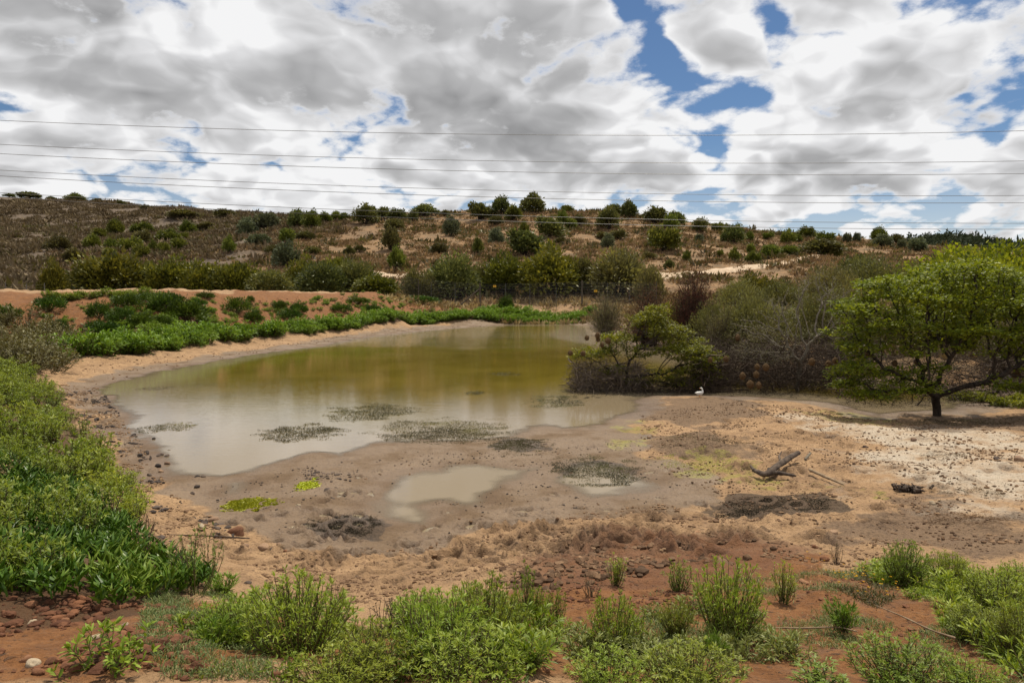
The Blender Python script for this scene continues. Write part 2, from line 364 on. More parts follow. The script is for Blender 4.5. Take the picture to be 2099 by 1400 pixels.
M['acacia_far'] = leaf_mat('acacia_thicket_leaf', (.05, .058, .010), (.125, .125, .015), (.20, .19, .025), .25)
M['hill_green'] = leaf_mat('hill_bush_green_leaf', (.05, .06, .012), (.115, .135, .02), (.20, .21, .04), .25)
M['hill_dark'] = leaf_mat('hill_bush_dark_leaf', (.045, .052, .015), (.105, .118, .032), (.19, .195, .06), .22)
M['hill_grey'] = leaf_mat('hill_bush_grey_leaf', (.055, .065, .036), (.125, .14, .07), (.20, .22, .125), .15)
M['thicket_grey'] = leaf_mat('thicket_grey_leaf', (.065, .06, .026), (.15, .14, .045), (.22, .21, .06), .22)
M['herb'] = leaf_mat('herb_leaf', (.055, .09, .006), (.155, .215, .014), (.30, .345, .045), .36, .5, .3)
M['herb_pale'] = leaf_mat('herb_pale_leaf', (.07, .09, .02), (.15, .18, .035), (.25, .28, .08), .3, .5, .3)
M['bank'] = leaf_mat('bank_herb_leaf', (.05, .085, .006), (.125, .19, .013), (.20, .27, .028), .25)
M['bank_dark'] = leaf_mat('bank_bush_leaf', (.022, .042, .005), (.052, .092, .009), (.11, .16, .018), .2)
M['ice'] = leaf_mat('ice_plant_leaf', (.04, .08, .004), (.10, .18, .009), (.24, .30, .03), .3, .42, .35)
M['olive'] = leaf_mat('olive_scrub_leaf', (.05, .046, .018), (.105, .095, .03), (.15, .145, .045), .2)
M['dry'] = leaf_mat('dry_scrub', (.12, .08, .043), (.27, .185, .098), (.43, .32, .175), .15, .8, .1)
M['dry_dark_and_shaded'] = leaf_mat('dark_dry_and_shaded_scrub', (.06, .046, .026), (.13, .10, .058), (.21, .168, .095), .1, .8, .1)  # also serves as left-hill scrub, its dark tone standing in for cloud shadow
M['far_wood'] = leaf_mat('far_woodland_leaf', (.022, .03, .016), (.042, .052, .027), (.065, .075, .04), .1, .8, .1)
M['grass'] = leaf_mat('grass_blade', (.06, .085, .03), (.13, .17, .05), (.30, .26, .12), .25)
M['weed'] = leaf_mat('pond_weed', (.05, .05, .03), (.105, .10, .052), (.20, .19, .06), .1, .6, .2)
M['weed_dark'] = leaf_mat('dry_weed', (.02, .016, .012), (.05, .038, .026), (.10, .075, .05), .05, .8, .1)
M['weed_green'] = leaf_mat('green_algae', (.20, .23, .008), (.38, .40, .010), (.50, .50, .04), .15, .5, .3)
M['flower'] = leaf_mat('yellow_flower', (.45, .27, .01), (.55, .36, .01), None, .2)
M['rust'] = leaf_mat('rusty_twig', (.06, .026, .016), (.13, .05, .028), (.20, .09, .05), .15, .7, .1)
M['bark'] = bark_mat('dark_bark', (.018, .014, .011), (.06, .045, .034))
M['bark_grey'] = bark_mat('grey_bark', (.10, .085, .065), (.22, .19, .145))
M['twig'] = bark_mat('dry_twig', (.05, .036, .027), (.15, .115, .088), 6)
M['twig_dark'] = bark_mat('dark_twig', (.03, .021, .015), (.085, .06, .043), 6)
M['stem'] = bark_mat('herb_stem', (.07, .05, .025), (.14, .12, .05), 8)
M['log'] = bark_mat('weathered_log', (.035, .026, .022), (.14, .105, .08), 9)
M['log_pale'] = bark_mat('pale_stick', (.16, .11, .07), (.30, .22, .14), 9)
M['nest'] = bark_mat('woven_nest', (.07, .04, .018), (.17, .105, .05), 40)
M['post'] = bark_mat('timber_post', (.05, .04, .032), (.13, .105, .08), 10)

def rock_mat(name, a, b, c):
    m, T = material(name)
    co = T.node('ShaderNodeTexCoord').outputs['Object']; oi = T.node('ShaderNodeObjectInfo').outputs['Random']
    tt = T.node('ShaderNodeAttribute', attribute_name='tint').outputs['Fac']
    n = T.noise(co, 6, 6, .65); k = T.m('ADD', T.m('MULTIPLY', T.m('ADD', oi, tt), .5), T.m('MULTIPLY', T.m('SUBTRACT', n, .5), .7))
    col = T.ramp(k, [(.15, a), (.5, b), (.9, c)])
    p = T.node('ShaderNodeBsdfPrincipled', inp={'Base Color': col, 'Roughness': .85, 'Specular IOR Level': .2, 'Normal': T.bump(T.noise(co, 18, 5, .7), .5, .03)})
    finish(T, p.outputs[0]); return m
M['rock'] = rock_mat('brown_stone', (.075, .05, .04), (.19, .12, .08), (.33, .21, .13))
M['rock_dark'] = rock_mat('dark_stone', (.035, .028, .025), (.08, .06, .05), (.15, .11, .085))
M['rock_pale'] = rock_mat('pale_stone', (.25, .19, .13), (.40, .31, .21), (.5, .42, .3))
M['rock_red'] = rock_mat('red_stone', (.11, .05, .028), (.22, .10, .05), (.36, .2, .11))
M['clod'] = rock_mat('earth_clod', (.065, .036, .019), (.145, .083, .045), (.27, .17, .095))
M['clod_red'] = rock_mat('red_earth_clod', (.08, .032, .016), (.17, .072, .034), (.28, .13, .065))
def plain(name, col, rough=.6, metal=0.0):
    m, T = material(name); co = T.node('ShaderNodeTexCoord').outputs['Object']
    n = T.noise(co, 9, 4, .6)
    p = T.node('ShaderNodeBsdfPrincipled', inp={'Base Color': T.mix(T.ss(n, .3, .7), tuple(c * .85 for c in col), col), 'Roughness': rough, 'Metallic': metal}); finish(T, p.outputs[0]); return m
M['wire'] = plain('dull_wire', (.09, .09, .09), .6)
M['cable'] = plain('aluminium_cable', (.12, .12, .12), .5)
M['yellow'] = plain('yellow_plate', (.75, .42, .01), .5)
M['black'] = plain('black_print', (.02, .02, .02), .6)
M['redp'] = plain('red_print', (.45, .06, .02), .6)
M['feather'] = plain('white_feathers', (.82, .80, .75), .7)
M['beak'] = plain('orange_beak', (.55, .24, .05), .5)
M['white_shell'] = plain('white_plastic', (.8, .8, .78), .5)

# ------------------------------------------------------------------ ground sheet
def ground_mesh():
    az = np.concatenate([np.linspace(-180, -48, 40)[:-1], np.linspace(-48, -40, 40)[:-1], np.linspace(-40, 40, 800), np.linspace(40, 48, 40)[1:], np.linspace(48, 180, 40)[1:-1]])
    rr = np.concatenate([[0.3, 0.9, 1.4], np.exp(np.linspace(math.log(1.9), math.log(36), 520)), np.exp(np.linspace(math.log(36), math.log(340), 190))[1:], np.exp(np.linspace(math.log(340), math.log(8000), 40))[1:]])
    na, nr = len(az), len(rr)
    A, Rr = np.meshgrid(np.radians(az), rr); X = (Rr * np.sin(A)).ravel(); Y = (Rr * np.cos(A)).ravel()
    Z, SD = G(X, Y, True, True)
    # hoof prints trodden into the soft margin
    r = np.random.default_rng(11)
    hp = []
    for cx, cy, sx, sy, n in ((1150, 1085, 150, 45, 110), (1050, 1120, 200, 40, 60), (700, 1010, 60, 45, 26), (1300, 1090, 140, 50, 60), (560, 1120, 120, 40, 40), (800, 1180, 120, 40, 34), (1750, 1000, 200, 60, 60), (1550, 900, 160, 40, 50), (250, 870, 60, 60, 60), (1450, 1120, 160, 40, 50)):
        q = at_z(r.normal(cx, sx, n), r.normal(cy, sy, n), .2)
        hp.append(q[:, :2])
    hp = np.concatenate(hp); near = np.where((np.hypot(X, Y) < 26) & (Y > 4) & (SD > .12))[0]; xn, yn = X[near], Y[near]; dz = np.zeros(len(near)); hm = np.zeros(len(near))
    for hx, hy in hp:
        s = r.uniform(.04, .085); k = np.where((np.abs(xn - hx) < .5) & (np.abs(yn - hy) < .5))[0]
        if len(k) == 0: continue
        a = r.uniform(0, 3.14); ex = (xn[k] - hx) * math.cos(a) + (yn[k] - hy) * math.sin(a); ey = -(xn[k] - hx) * math.sin(a) + (yn[k] - hy) * math.cos(a)
        d = np.sqrt((ex / (s * 1.4)) ** 2 + (ey / s) ** 2); dz[k] += -np.exp(-d ** 2) * s * 1.05 + np.exp(-((d - 1.5) / .45) ** 2) * s * .5; hm[k] = np.maximum(hm[k], np.exp(-(d / 1.5) ** 2))
    Z[near] += dz
    V = np.stack([X, Y, Z], -1)
    i, j = np.meshgrid(np.arange(nr - 1), np.arange(na), indexing='ij'); j2 = (j + 1) % na
    Q = np.stack([i * na + j, i * na + j2, (i + 1) * na + j2, (i + 1) * na + j], -1).reshape(-1, 4)[:, ::-1]
    # ---- what the surface is made of, plus the left hill's painted cloud shadow
    r_ = np.hypot(X, Y); nearm = (r_ < 110) & (Y > 1); xn, yn = X[nearm], Y[nearm]; sd = SD[nearm]
    def mask(polys, soft, noise=.0, sc=1.5):
        o = np.zeros(len(xn)); w = fbm(xn, yn, sc, 4) * noise
        for p in polys: o = np.maximum(o, 1 - sstep(poly_sd(xn, yn, p) + w, -soft, soft))
        return o
    full = lambda m: (lambda a: (a.__setitem__(nearm, m), a)[1])(np.zeros(len(X)))
    wetp = gpoly([(360, 960), (420, 1020), (440, 1060), (530, 1090), (600, 1120), (700, 1145), (820, 1135), (950, 1125), (1050, 1085), (1200, 1070), (1330, 1040), (1420, 1005), (1480, 985), (1420, 960), (1330, 925), (1290, 880), (1310, 830), (1200, 800), (600, 850)])
    wet = np.maximum(mask([wetp], .5, 1.2), 1 - sstep((sd + fbm(xn, yn, .8, 3) * .5) / (1 + np.maximum(np.hypot(xn, yn) - 18, 0) / 9), .15, .9))
    redp = gpoly([(-400, 1210), (300, 1215), (480, 1250), (760, 1290), (1040, 1240), (1150, 1195), (1290, 1165), (1480, 1135), (1640, 1150), (1760, 1170), (1900, 1230), (2060, 1280), (2600, 1300), (2600, 1400), (1050, 1400), (-400, 1400)])
    redp = np.vstack([redp, [[-3, .8, 1.4]]])
    damp_ = np.array([at_y(*p) for p in ((-400, 612, 42), (0, 612, 42), (200, 611, 43), (350, 611, 47), (500, 612, 56), (700, 612, 67), (830, 613, 83), (930, 630, 85), (1010, 646, 77), (850, 655, 70), (700, 662, 55), (500, 680, 43.5), (300, 705, 34), (100, 725, 27), (-400, 740, 25))])
    clay = np.maximum(mask([redp], .45, 1.0), mask([damp_], .8, 1.0))
    trod = mask([gpoly([(1040, 1160), (1180, 1095), (1400, 1075), (1560, 1110), (1480, 1150), (1300, 1180), (1120, 1210)])], .5, 1.2)
    clay = np.maximum(clay, trod * .55)
    salt = mask([gpoly([(1690, 925), (1760, 890), (1860, 878), (1990, 880), (2150, 905), (2150, 1080), (2010, 1050), (1900, 1010), (1790, 970)]), gpoly([(1560, 850), (1640, 845), (1760, 868), (1800, 885), (1740, 888), (1640, 868)])], 1.1, 2.6, 2.2)
    alg = mask([gpoly([(1330, 935), (1420, 925), (1520, 945), (1560, 970), (1700, 985), (1760, 1005), (1640, 1000), (1540, 985), (1430, 968)]), gpoly([(1270, 870), (1330, 858), (1350, 880), (1300, 890)]), gpoly([(1260, 905), (1330, 900), (1340, 915), (1270, 915)]), gpoly([(1620, 838), (1750, 842), (1840, 862), (1760, 868)])], .35, .9, .7)
    debris = mask([gpoly([(1300, 905), (1420, 890), (1560, 905), (1600, 930), (1480, 945), (1340, 930)]), gpoly([(1640, 1080), (1900, 1040), (2099, 1060), (2099, 1150), (1900, 1110)]), gpoly([(1290, 825), (1500, 815), (1560, 850), (1400, 880), (1310, 860)]), gpoly([(1820, 855), (2200, 845), (2200, 885), (1950, 880)])], .8, 1.6)
    green = mask([gpoly([(-300, 740), (60, 740), (110, 800), (190, 910), (260, 1040), (320, 1140), (440, 1210), (260, 1250), (-300, 1250)]), gpoly([(100, 735), (300, 715), (500, 690), (700, 672), (900, 655), (1200, 645), (1200, 636), (900, 645), (700, 655), (500, 670), (100, 700)])], .3, .6)
    def ell(cx, cy, rx, ry):
        t = np.arange(24) / 24 * 2 * math.pi; return gpoly(np.stack([cx + rx * np.cos(t) * (1 + .12 * np.sin(3 * t)), cy + ry * np.sin(t)], -1))
    stain = mask([ell(700, 1082, 74, 26), ell(1585, 1033, 132, 26), ell(1222, 965, 80, 22), ell(1060, 912, 58, 16)], .12, .35, .4)
    hoof = np.zeros(len(X)); hoof[near] = hm
    rim = (1 - sstep(sd + fbm(xn, yn, .5, 3) * .25, .04, .38)) * (.8 - .4 * mask([wetp], .4)); hoof = np.maximum(hoof, full(rim))
    hillm = sstep(r_, 79, 90) * (Y > 0)
    bk = np.array([at_z(a, b, .1)[:2] for a, b in ((1225, 668), (1262, 688), (1335, 712), (1425, 731), (1530, 748), (1660, 763), (1785, 776), (1900, 788), (2600, 800))] + [[90, 60], [90, 110], [10, 110], [8, 90]])
    hillm[nearm] = np.maximum(hillm[nearm], 1 - sstep(poly_sd(xn, yn, bk) + fbm(xn, yn, 3, 3) * 1.5, -.8, .8))
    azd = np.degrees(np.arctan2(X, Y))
    cloudshade = hillm * (1 - sstep(azd + fbm(X, Y, 30, 3) * 14 - (r_ - 100) * .09, -31, -20))  # left hill's cloud shadow painted into the ground colour as a darker zone
    wood = sstep(r_, 360, 420)
    me_g = Geo(); me_g.add(V, Q)
    # close the centre
    mats, T = material('ground_earth')
    me = me_g.mesh('ground', mats, True)
    for nm, ch in (('za', (full(wet), full(clay), full(salt), full(alg))), ('zb', (full(debris), full(green), np.maximum(hoof, 0), full(trod))), ('zc', (hillm, cloudshade, wood, full(stain)))):
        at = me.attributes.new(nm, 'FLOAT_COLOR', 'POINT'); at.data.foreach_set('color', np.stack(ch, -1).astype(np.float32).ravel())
    # ---- shader
    pos = T.node('ShaderNodeNewGeometry').outputs['Position']
    def chan(nm):
        a = T.node('ShaderNodeAttribute', attribute_name=nm); s = T.node('ShaderNodeSeparateColor', inp={0: a.outputs['Color']})
        return list(s.outputs) + [a.outputs['Alpha']]
    wet_, clay_, salt_, alg_ = chan('za'); deb_, green_, hoof_, trod_ = chan('zb'); hill_, cloudshade_, wood_, marg_ = chan('zc')
    nA = T.noise(pos, .9, 6, .62); nB = T.noise(pos, 5.0, 6, .65); nC = T.noise(pos, 28.0, 4, .65); nH = T.noise(pos, .35, 6, .68); nD = T.noise(T.vm('ADD', pos, (31, 7, 0)), 2.2, 6, .7)
    def edge(mk, amt=.7, nz=None):
        return T.ss(T.m('ADD', mk, T.m('MULTIPLY', T.m('SUBTRACT', nz or nB, .5), amt)), .35, .65)
    sand = T.ramp(T.m('ADD', T.m('MULTIPLY', nA, .5), T.m('MULTIPLY', nB, .5)), [(.3, (.16, .094, .048)), (.46, (.31, .19, .098)), (.7, (.45, .288, .155))])
    mud = T.ramp(T.m('ADD', T.m('MULTIPLY', nA, .6), T.m('MULTIPLY', nC, .4)), [(.3, (.085, .052, .028)), (.5, (.155, .10, .056)), (.72, (.225, .15, .086))])
    red = T.ramp(T.m('ADD', T.m('MULTIPLY', nB, .6), T.m('MULTIPLY', nC, .4)), [(.3, (.10, .039, .012)), (.5, (.195, .082, .026)), (.7, (.29, .138, .052))])
    col = T.mix(edge(clay_, .8), sand, red)
    # brown crumbs strewn over the sand
    crumbs = T.m('MAXIMUM', T.m('MULTIPLY', T.ss(nD, .50, .60), T.ss(nB, .42, .56)), T.m('MULTIPLY', T.ss(nC, .56, .62), T.ss(nA, .40, .55)))
    col = T.mix(T.m('MULTIPLY', crumbs, .5), col, (.115, .066, .042))
    col = T.mix(edge(wet_, .75, nA), col, mud)
    saltn = T.m('MULTIPLY', T.ss(T.m('ADD', T.m('ADD', salt_, T.m('MULTIPLY', T.m('SUBTRACT', nD, .5), 1.5)), T.m('MULTIPLY', T.m('SUBTRACT', nB, .5), .9)), .45, 1.25), .85)
    col = T.mix(saltn, col, (.50, .43, .34))
    col = T.mix(T.m('MULTIPLY', edge(deb_, 1.6, nD), .72), col, T.mix(T.ss(nC, .4, .6), (.075, .05, .035), (.16, .105, .065)))
    col = T.mix(T.m('MULTIPLY', T.m('MULTIPLY', edge(alg_, 1.8, nD), T.ss(nB, .40, .60)), .7), col, T.mix(T.ss(nC, .35, .65), (.14, .125, .02), (.30, .27, .05)))
    col = T.mix(T.m('MULTIPLY', edge(trod_, 1.2), .6), col, (.14, .062, .032))
    col = T.mix(T.m('MULTIPLY', edge(green_, .8), .85), col, (.07, .038, .018))
    col = T.mix(T.m('MULTIPLY', edge(marg_, .9, nC), .85), col, T.mix(T.ss(nC, .4, .6), (.028, .019, .012), (.075, .05, .032)))
    col = T.mix(T.m('MULTIPLY', hoof_, .55), col, (.09, .055, .037))
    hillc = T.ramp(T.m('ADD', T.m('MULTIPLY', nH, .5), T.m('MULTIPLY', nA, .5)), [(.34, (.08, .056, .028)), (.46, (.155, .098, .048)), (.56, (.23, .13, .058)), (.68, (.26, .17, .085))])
    shadec = T.ramp(T.m('ADD', T.m('MULTIPLY', nH, .4), T.m('MULTIPLY', nA, .6)), [(.36, (.055, .04, .026)), (.52, (.105, .075, .05)), (.7, (.17, .125, .085))])
    hillc = T.mix(cloudshade_, hillc, shadec)
    nF = T.noise(pos, 62.0, 4, .75); nS = T.noise(T.vm('ADD', pos, (3, 11, 5)), 24.0, 3, .6)
    col = T.mix(1.0, col, T.ramp(nF, [(.25, (.62, .59, .56)), (.5, (1, 1, 1)), (.8, (1.0, 1.0, 1.0))]), 'MULTIPLY')
    col = T.mix(T.m('MULTIPLY', T.m('MULTIPLY', T.ss(nS, .60, .66), T.ss(nD, .36, .56)), .8), col, (.06, .036, .022))
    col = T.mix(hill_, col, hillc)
    col = T.mix(wood_, col, (.028, .036, .022))
    hb = T.m('ADD', T.m('ADD', T.m('MULTIPLY', nB, .5), T.m('MULTIPLY', nC, .28)), T.m('ADD', T.m('MULTIPLY', nF, .16), T.m('MULTIPLY', T.ss(nS, .58, .68), .10)))
    rough = T.m('SUBTRACT', .95, T.m('MULTIPLY', T.m('MULTIPLY', edge(wet_, .6, nA), T.ss(nA, .34, .58)), .48))
    bstr = T.m('SUBTRACT', 1.0, T.m('MULTIPLY', edge(wet_, .6, nA), .35))
    p = T.node('ShaderNodeBsdfPrincipled', inp={'Base Color': col, 'Roughness': rough, 'Specular IOR Level': .3, 'Normal': T.bump(hb, bstr, .10)})
    finish(T, p.outputs[0])
    link('ground', me, label='red earth, sand and mud round the pond, rising to the hill', kind='structure')
    return V, Q, SD, na
GV, GQ, GSD, NA = ground_mesh()

# ------------------------------------------------------------------ water
def water():
    m, T = material('murky_water')
    dep = T.node('ShaderNodeAttribute', attribute_name='tint').outputs['Fac']
    pos = T.node('ShaderNodeNewGeometry').outputs['Position']
    sp = T.node('ShaderNodeSeparateXYZ', inp={0: pos})
    n = T.noise(pos, .35, 4, .6)
    deep = T.mix(T.ss(n, .3, .7), (.10, .074, .010), (.135, .098, .016))
    col = T.mix(T.ss(dep, .03, .24), (.20, .155, .097), deep)
    st = T.vm('MULTIPLY', pos, (.75, 3.4, 1.0))
    rip = T.noise(st, 4.0, 4, .62, .4); rip2 = T.noise(st, 1.6, 2, .5, .3); sw = T.noise(st, 14, 2, .5)
    wind = T.ss(T.m('ADD', sp.outputs[1], T.m('MULTIPLY', T.m('SUBTRACT', T.noise(pos, .12, 3, .5), .5), 22)), 30, 55)
    h = T.m('ADD', T.m('MULTIPLY', rip, .6), T.m('ADD', T.m('MULTIPLY', rip2, .5), T.m('MULTIPLY', sw, .12)))
    amp = T.m('ADD', .0020, T.m('MULTIPLY', wind, .022))
    nrm = T.bump(T.m('MULTIPLY', h, amp), 1.0, 1.0)
    p = T.node('ShaderNodeBsdfPrincipled', inp={'Base Color': col, 'Roughness': .03, 'IOR': 1.33, 'Specular IOR Level': .5, 'Normal': nrm})
    cl = T.node('ShaderNodeBsdfTransparent')
    mx = T.node('ShaderNodeMixShader', inp={0: T.ss(dep, -.002, .020), 1: cl.outputs[0], 2: p.outputs[0]})
    finish(T, mx.outputs[0])
    low = (GV[:, 2] < .012) & (np.hypot(GV[:, 0], GV[:, 1]) < 95) & (GV[:, 1] > 3) & (GSD < 1.0)
    q = GQ[low[GQ].any(1)]
    cen = GV[q].mean(1); dp = poly_sd(cen[:, 0], cen[:, 1], POND); kinds = [dp] + [poly_sd(cen[:, 0], cen[:, 1], p) for p in PUDS]
    own = np.argmin(np.stack(kinds), 0)
    names = [('pond_water', 'murky olive brown pond water reflecting clouds and hill'), ('puddle', 'pale brown silty puddle in the middle of the mud flat'), ('puddle', 'shallow puddle round the dark weed mat right of the big puddle'), ('puddle', 'small shallow puddle beside the stony left shore')]
    for k, (nm, lb) in enumerate(names):
        qq = q[own == k]
        if len(qq) == 0: continue
        ids, inv = np.unique(qq, return_inverse=True); V = GV[ids].copy(); d = -V[:, 2]; V[:, 2] = 0.0
        g = Geo(); g.add(V, inv.reshape(-1, 4), d); link(nm, g.mesh(nm, m, True), label=lb, kind='structure')
water()

# ------------------------------------------------------------------ dirt track
def strip(name, pts, w, mat, label, lift=.08):
    P = gpoly(pts); d = np.concatenate([[0], np.cumsum(np.linalg.norm(np.diff(P[:, :2], axis=0), axis=1))]); s = np.linspace(0, d[-1], max(40, int(d[-1] / .8)))
    x = np.interp(s, d, P[:, 0]); y = np.interp(s, d, P[:, 1]); k = np.ones(9) / 9
    xs = np.convolve(np.pad(x, 4, 'edge'), k, 'valid'); ys = np.convolve(np.pad(y, 4, 'edge'), k, 'valid')
    t = unit(np.stack([np.gradient(xs), np.gradient(ys)], -1)); nrm = np.stack([-t[:, 1], t[:, 0]], -1); nn = 9
    u = np.linspace(-.5, .5, nn); ww = w * (1 + .25 * fbm(s, s * 0, 3, 2))
    X = xs[:, None] + nrm[:, :1] * u * ww[:, None]; Y = ys[:, None] + nrm[:, 1:] * u * ww[:, None]
    Z = G(X, Y) + lift * (1 - (2 * np.abs(u)) ** 4)[None] + .0
    i, j = np.meshgrid(np.arange(len(s) - 1), np.arange(nn - 1), indexing='ij'); Q = np.stack([i * nn + j, i * nn + j + 1, (i + 1) * nn + j + 1, (i + 1) * nn + j], -1).reshape(-1, 4)
    g = Geo(); g.add(np.stack([X, Y, Z], -1), Q); link(name, g.mesh(name, mat, True), label=label, kind='structure')
def track_mat():
    m, T = material('track_sand'); pos = T.node('ShaderNodeNewGeometry').outputs['Position']; n = T.noise(pos, 1.6, 6, .65)
    p = T.node('ShaderNodeBsdfPrincipled', inp={'Base Color': T.ramp(n, [(.3, (.30, .21, .13)), (.6, (.50, .38, .26))]), 'Roughness': .95, 'Normal': T.bump(n, .6, .1)}); finish(T, p.outputs[0]); return m
TM = track_mat()
strip('dirt_track', [(690, 559), (760, 563), (850, 564), (960, 567), (1150, 569), (1340, 567), (1440, 562), (1520, 552), (1590, 545), (1650, 535), (1710, 525)], 3.4, TM, 'pale dirt track running along the foot of the hill', .25)

# ------------------------------------------------------------------ plant templates
def crown_leaves(r, rx, ry, rz, K, n, L, W, flat=.0, lift=.35, tint_top=True):
    """leaf clumps spread over an uneven ellipsoid that stands on z=0"""
    c = unit(r.normal(size=(K, 3))); c[:, 2] = np.abs(c[:, 2]) * 1.15 - .25; c *= (r.uniform(.45, 1.0, (K, 1)) ** .6) * r.uniform(.8, 1.12, (K, 1))
    lob = 1 + .28 * np.sin(np.arctan2(c[:, 1], c[:, 0]) * 2 + r.uniform(0, 6)) * r.uniform(.5, 1); C = c * [rx * .8, ry * .8, rz * .62] * lob[:, None] + [0, 0, rz * .42]
    P, D, t = [], [], []
    for k in range(K):
        m_ = max(4, int(n * r.uniform(.6, 1.4))); o = unit(r.normal(size=(m_, 3))) * (r.random((m_, 1)) ** .4); s = r.uniform(.22, .38)
        p = C[k] + o * [rx * s, ry * s, rz * s * (1 - flat)]
        P.append(p); D.append(unit(o + unit(C[k] - [0, 0, rz * .2]) * .8 + [0, 0, lift])); t.append(np.clip(.5 + .35 * r.normal() * .5 + r.normal(size=m_) * .22, 0, 1))
    P = np.concatenate(P); D = np.concatenate(D); t = np.concatenate(t); P[:, 2] = np.maximum(P[:, 2], .02 * rz); D = D + r.normal(size=D.shape) * .3
    V, Q = quad_leaves(P, D, L * r.uniform(.6, 1.3, len(P)), W * r.uniform(.7, 1.3, len(P)), r)
    return V, Q, np.repeat(t, 4), C
def bush_mesh(name, seed, rx, rz, K, n, L, W, mat, stem=None, flat=0., lift=.35):
    r = np.random.default_rng(seed); V, Q, t, C = crown_leaves(r, rx, rx * r.uniform(.85, 1.1), rz, K, n, L, W, flat, lift)
    g = Geo(); g.add(V, Q, t, 0)
    k = min(len(C), 14); b = r.normal(size=(k, 3)) * [.06 * rx, .06 * rx, 0]; s = np.linspace(0, 1, 4)[None, :, None]
    P = b[:, None] * (1 - s) + C[:k, None] * s + np.stack([np.zeros((k, 4)), np.zeros((k, 4)), np.sin(s[:, :, 0] * 3.1) * .08 * rz * np.ones((k, 1))], -1)
    TV, TQ = tubes(P, np.broadcast_to(np.linspace(.035, .012, 4) * rx, (k, 4)), 4); g.add(TV, TQ, .5, 1)
    return g.mesh(name, [mat, stem or M['bark']])
def herb_geo(seed, h, spread, nstem, nleaf, L, W, erect=.75, tuft=8, low=.15, mi=0):
    r = np.random.default_rng(seed); g = Geo(); k = 5
    a = r.uniform(0, 2 * math.pi, nstem); rad = np.sqrt(r.random(nstem)) * spread; H = h * r.uniform(.6, 1.0, nstem) * (1 - .35 * (rad / max(spread, 1e-6)) ** 2)
    base = np.stack([np.cos(a) * rad * .35, np.sin(a) * rad * .35, np.zeros(nstem)], -1)
    tip = np.stack([np.cos(a) * rad, np.sin(a) * rad, H], -1) + r.normal(size=(nstem, 3)) * [.05 * h, .05 * h, 0]
    s = np.linspace(0, 1, k); bow = r.normal(size=(nstem, 3)) * .06 * h
    P = base[:, None] * (1 - s[None, :, None]) + tip[:, None] * s[None, :, None] + bow[:, None] * np.sin(s * math.pi)[None, :, None]
    TV, TQ = tubes(P, np.broadcast_to(np.linspace(.006, .0025, k) * (h / .5) ** .5, (nstem, k)), 3); g.add(TV, TQ, .5, 1)
    u = r.uniform(low, 1.0, (nstem, nleaf)); i0 = np.minimum((u * (k - 1)).astype(int), k - 2); f = u * (k - 1) - i0; ar = np.arange(nstem)[:, None]
    p = P[ar, i0] * (1 - f[..., None]) + P[ar, i0 + 1] * f[..., None]; ax = unit(P[ar, i0 + 1] - P[ar, i0])
    pu = np.concatenate([p.reshape(-1, 3), np.repeat(P[:, -1], tuft, 0)]); axs = np.concatenate([ax.reshape(-1, 3), np.repeat(unit(P[:, -1] - P[:, -2]), tuft, 0)])
    out = unit(np.cross(axs, r.normal(size=axs.shape))); er = np.concatenate([np.full(p.reshape(-1, 3).shape[0], erect), np.full(nstem * tuft, erect + .5)])[:, None]
    D = out + axs * er; n = len(pu)
    V, A, B, C = long_leaves(pu, D, L * r.uniform(.6, 1.15, n), W * r.uniform(.7, 1.2, n), r, .18)
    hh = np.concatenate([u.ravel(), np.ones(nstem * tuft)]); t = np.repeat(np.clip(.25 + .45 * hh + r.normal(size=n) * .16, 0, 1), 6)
    g.add(V, A, t, mi); b = g.n - len(V); g.f += [B + b, C + b]; g.mi += [np.full(len(B), mi), np.full(len(C), mi)]
    return g

# ------------------------------------------------------------------ hill bushes
ORD = ['first', 'second', 'third', 'fourth', 'fifth', 'sixth', 'seventh', 'eighth', 'ninth', 'tenth', 'eleventh', 'twelfth', 'thirteenth', 'fourteenth', 'fifteenth', 'sixteenth', 'seventeenth', 'eighteenth', 'nineteenth', 'twentieth']
def ordinal(k):
    if k < 20: return ORD[k]
    tens = {2: 'twenty', 3: 'thirty', 4: 'forty'}[(k + 1) // 10]; u = (k + 1) % 10
    return tens + '-' + ORD[u - 1] if u else {2: 'twentieth', 3: 'thirtieth', 4: 'fortieth'}[(k + 1) // 10]
KINDS = {'g': ('hill_green', 'leafy green'), 'd': ('hill_dark', 'dark green'), 'y': ('hill_grey', 'grey green'), 'o': ('olive', 'dull olive')}
HB = [[bush_mesh('hill_bush_' + k, 100 + i * 7 + j, 1.0, 1.55 if i % 2 else 1.35, 60, 40, .21, .12, M[KINDS[k][0]], None, .1, .3) for i in range(4)] for j, k in enumerate('gdyo')]
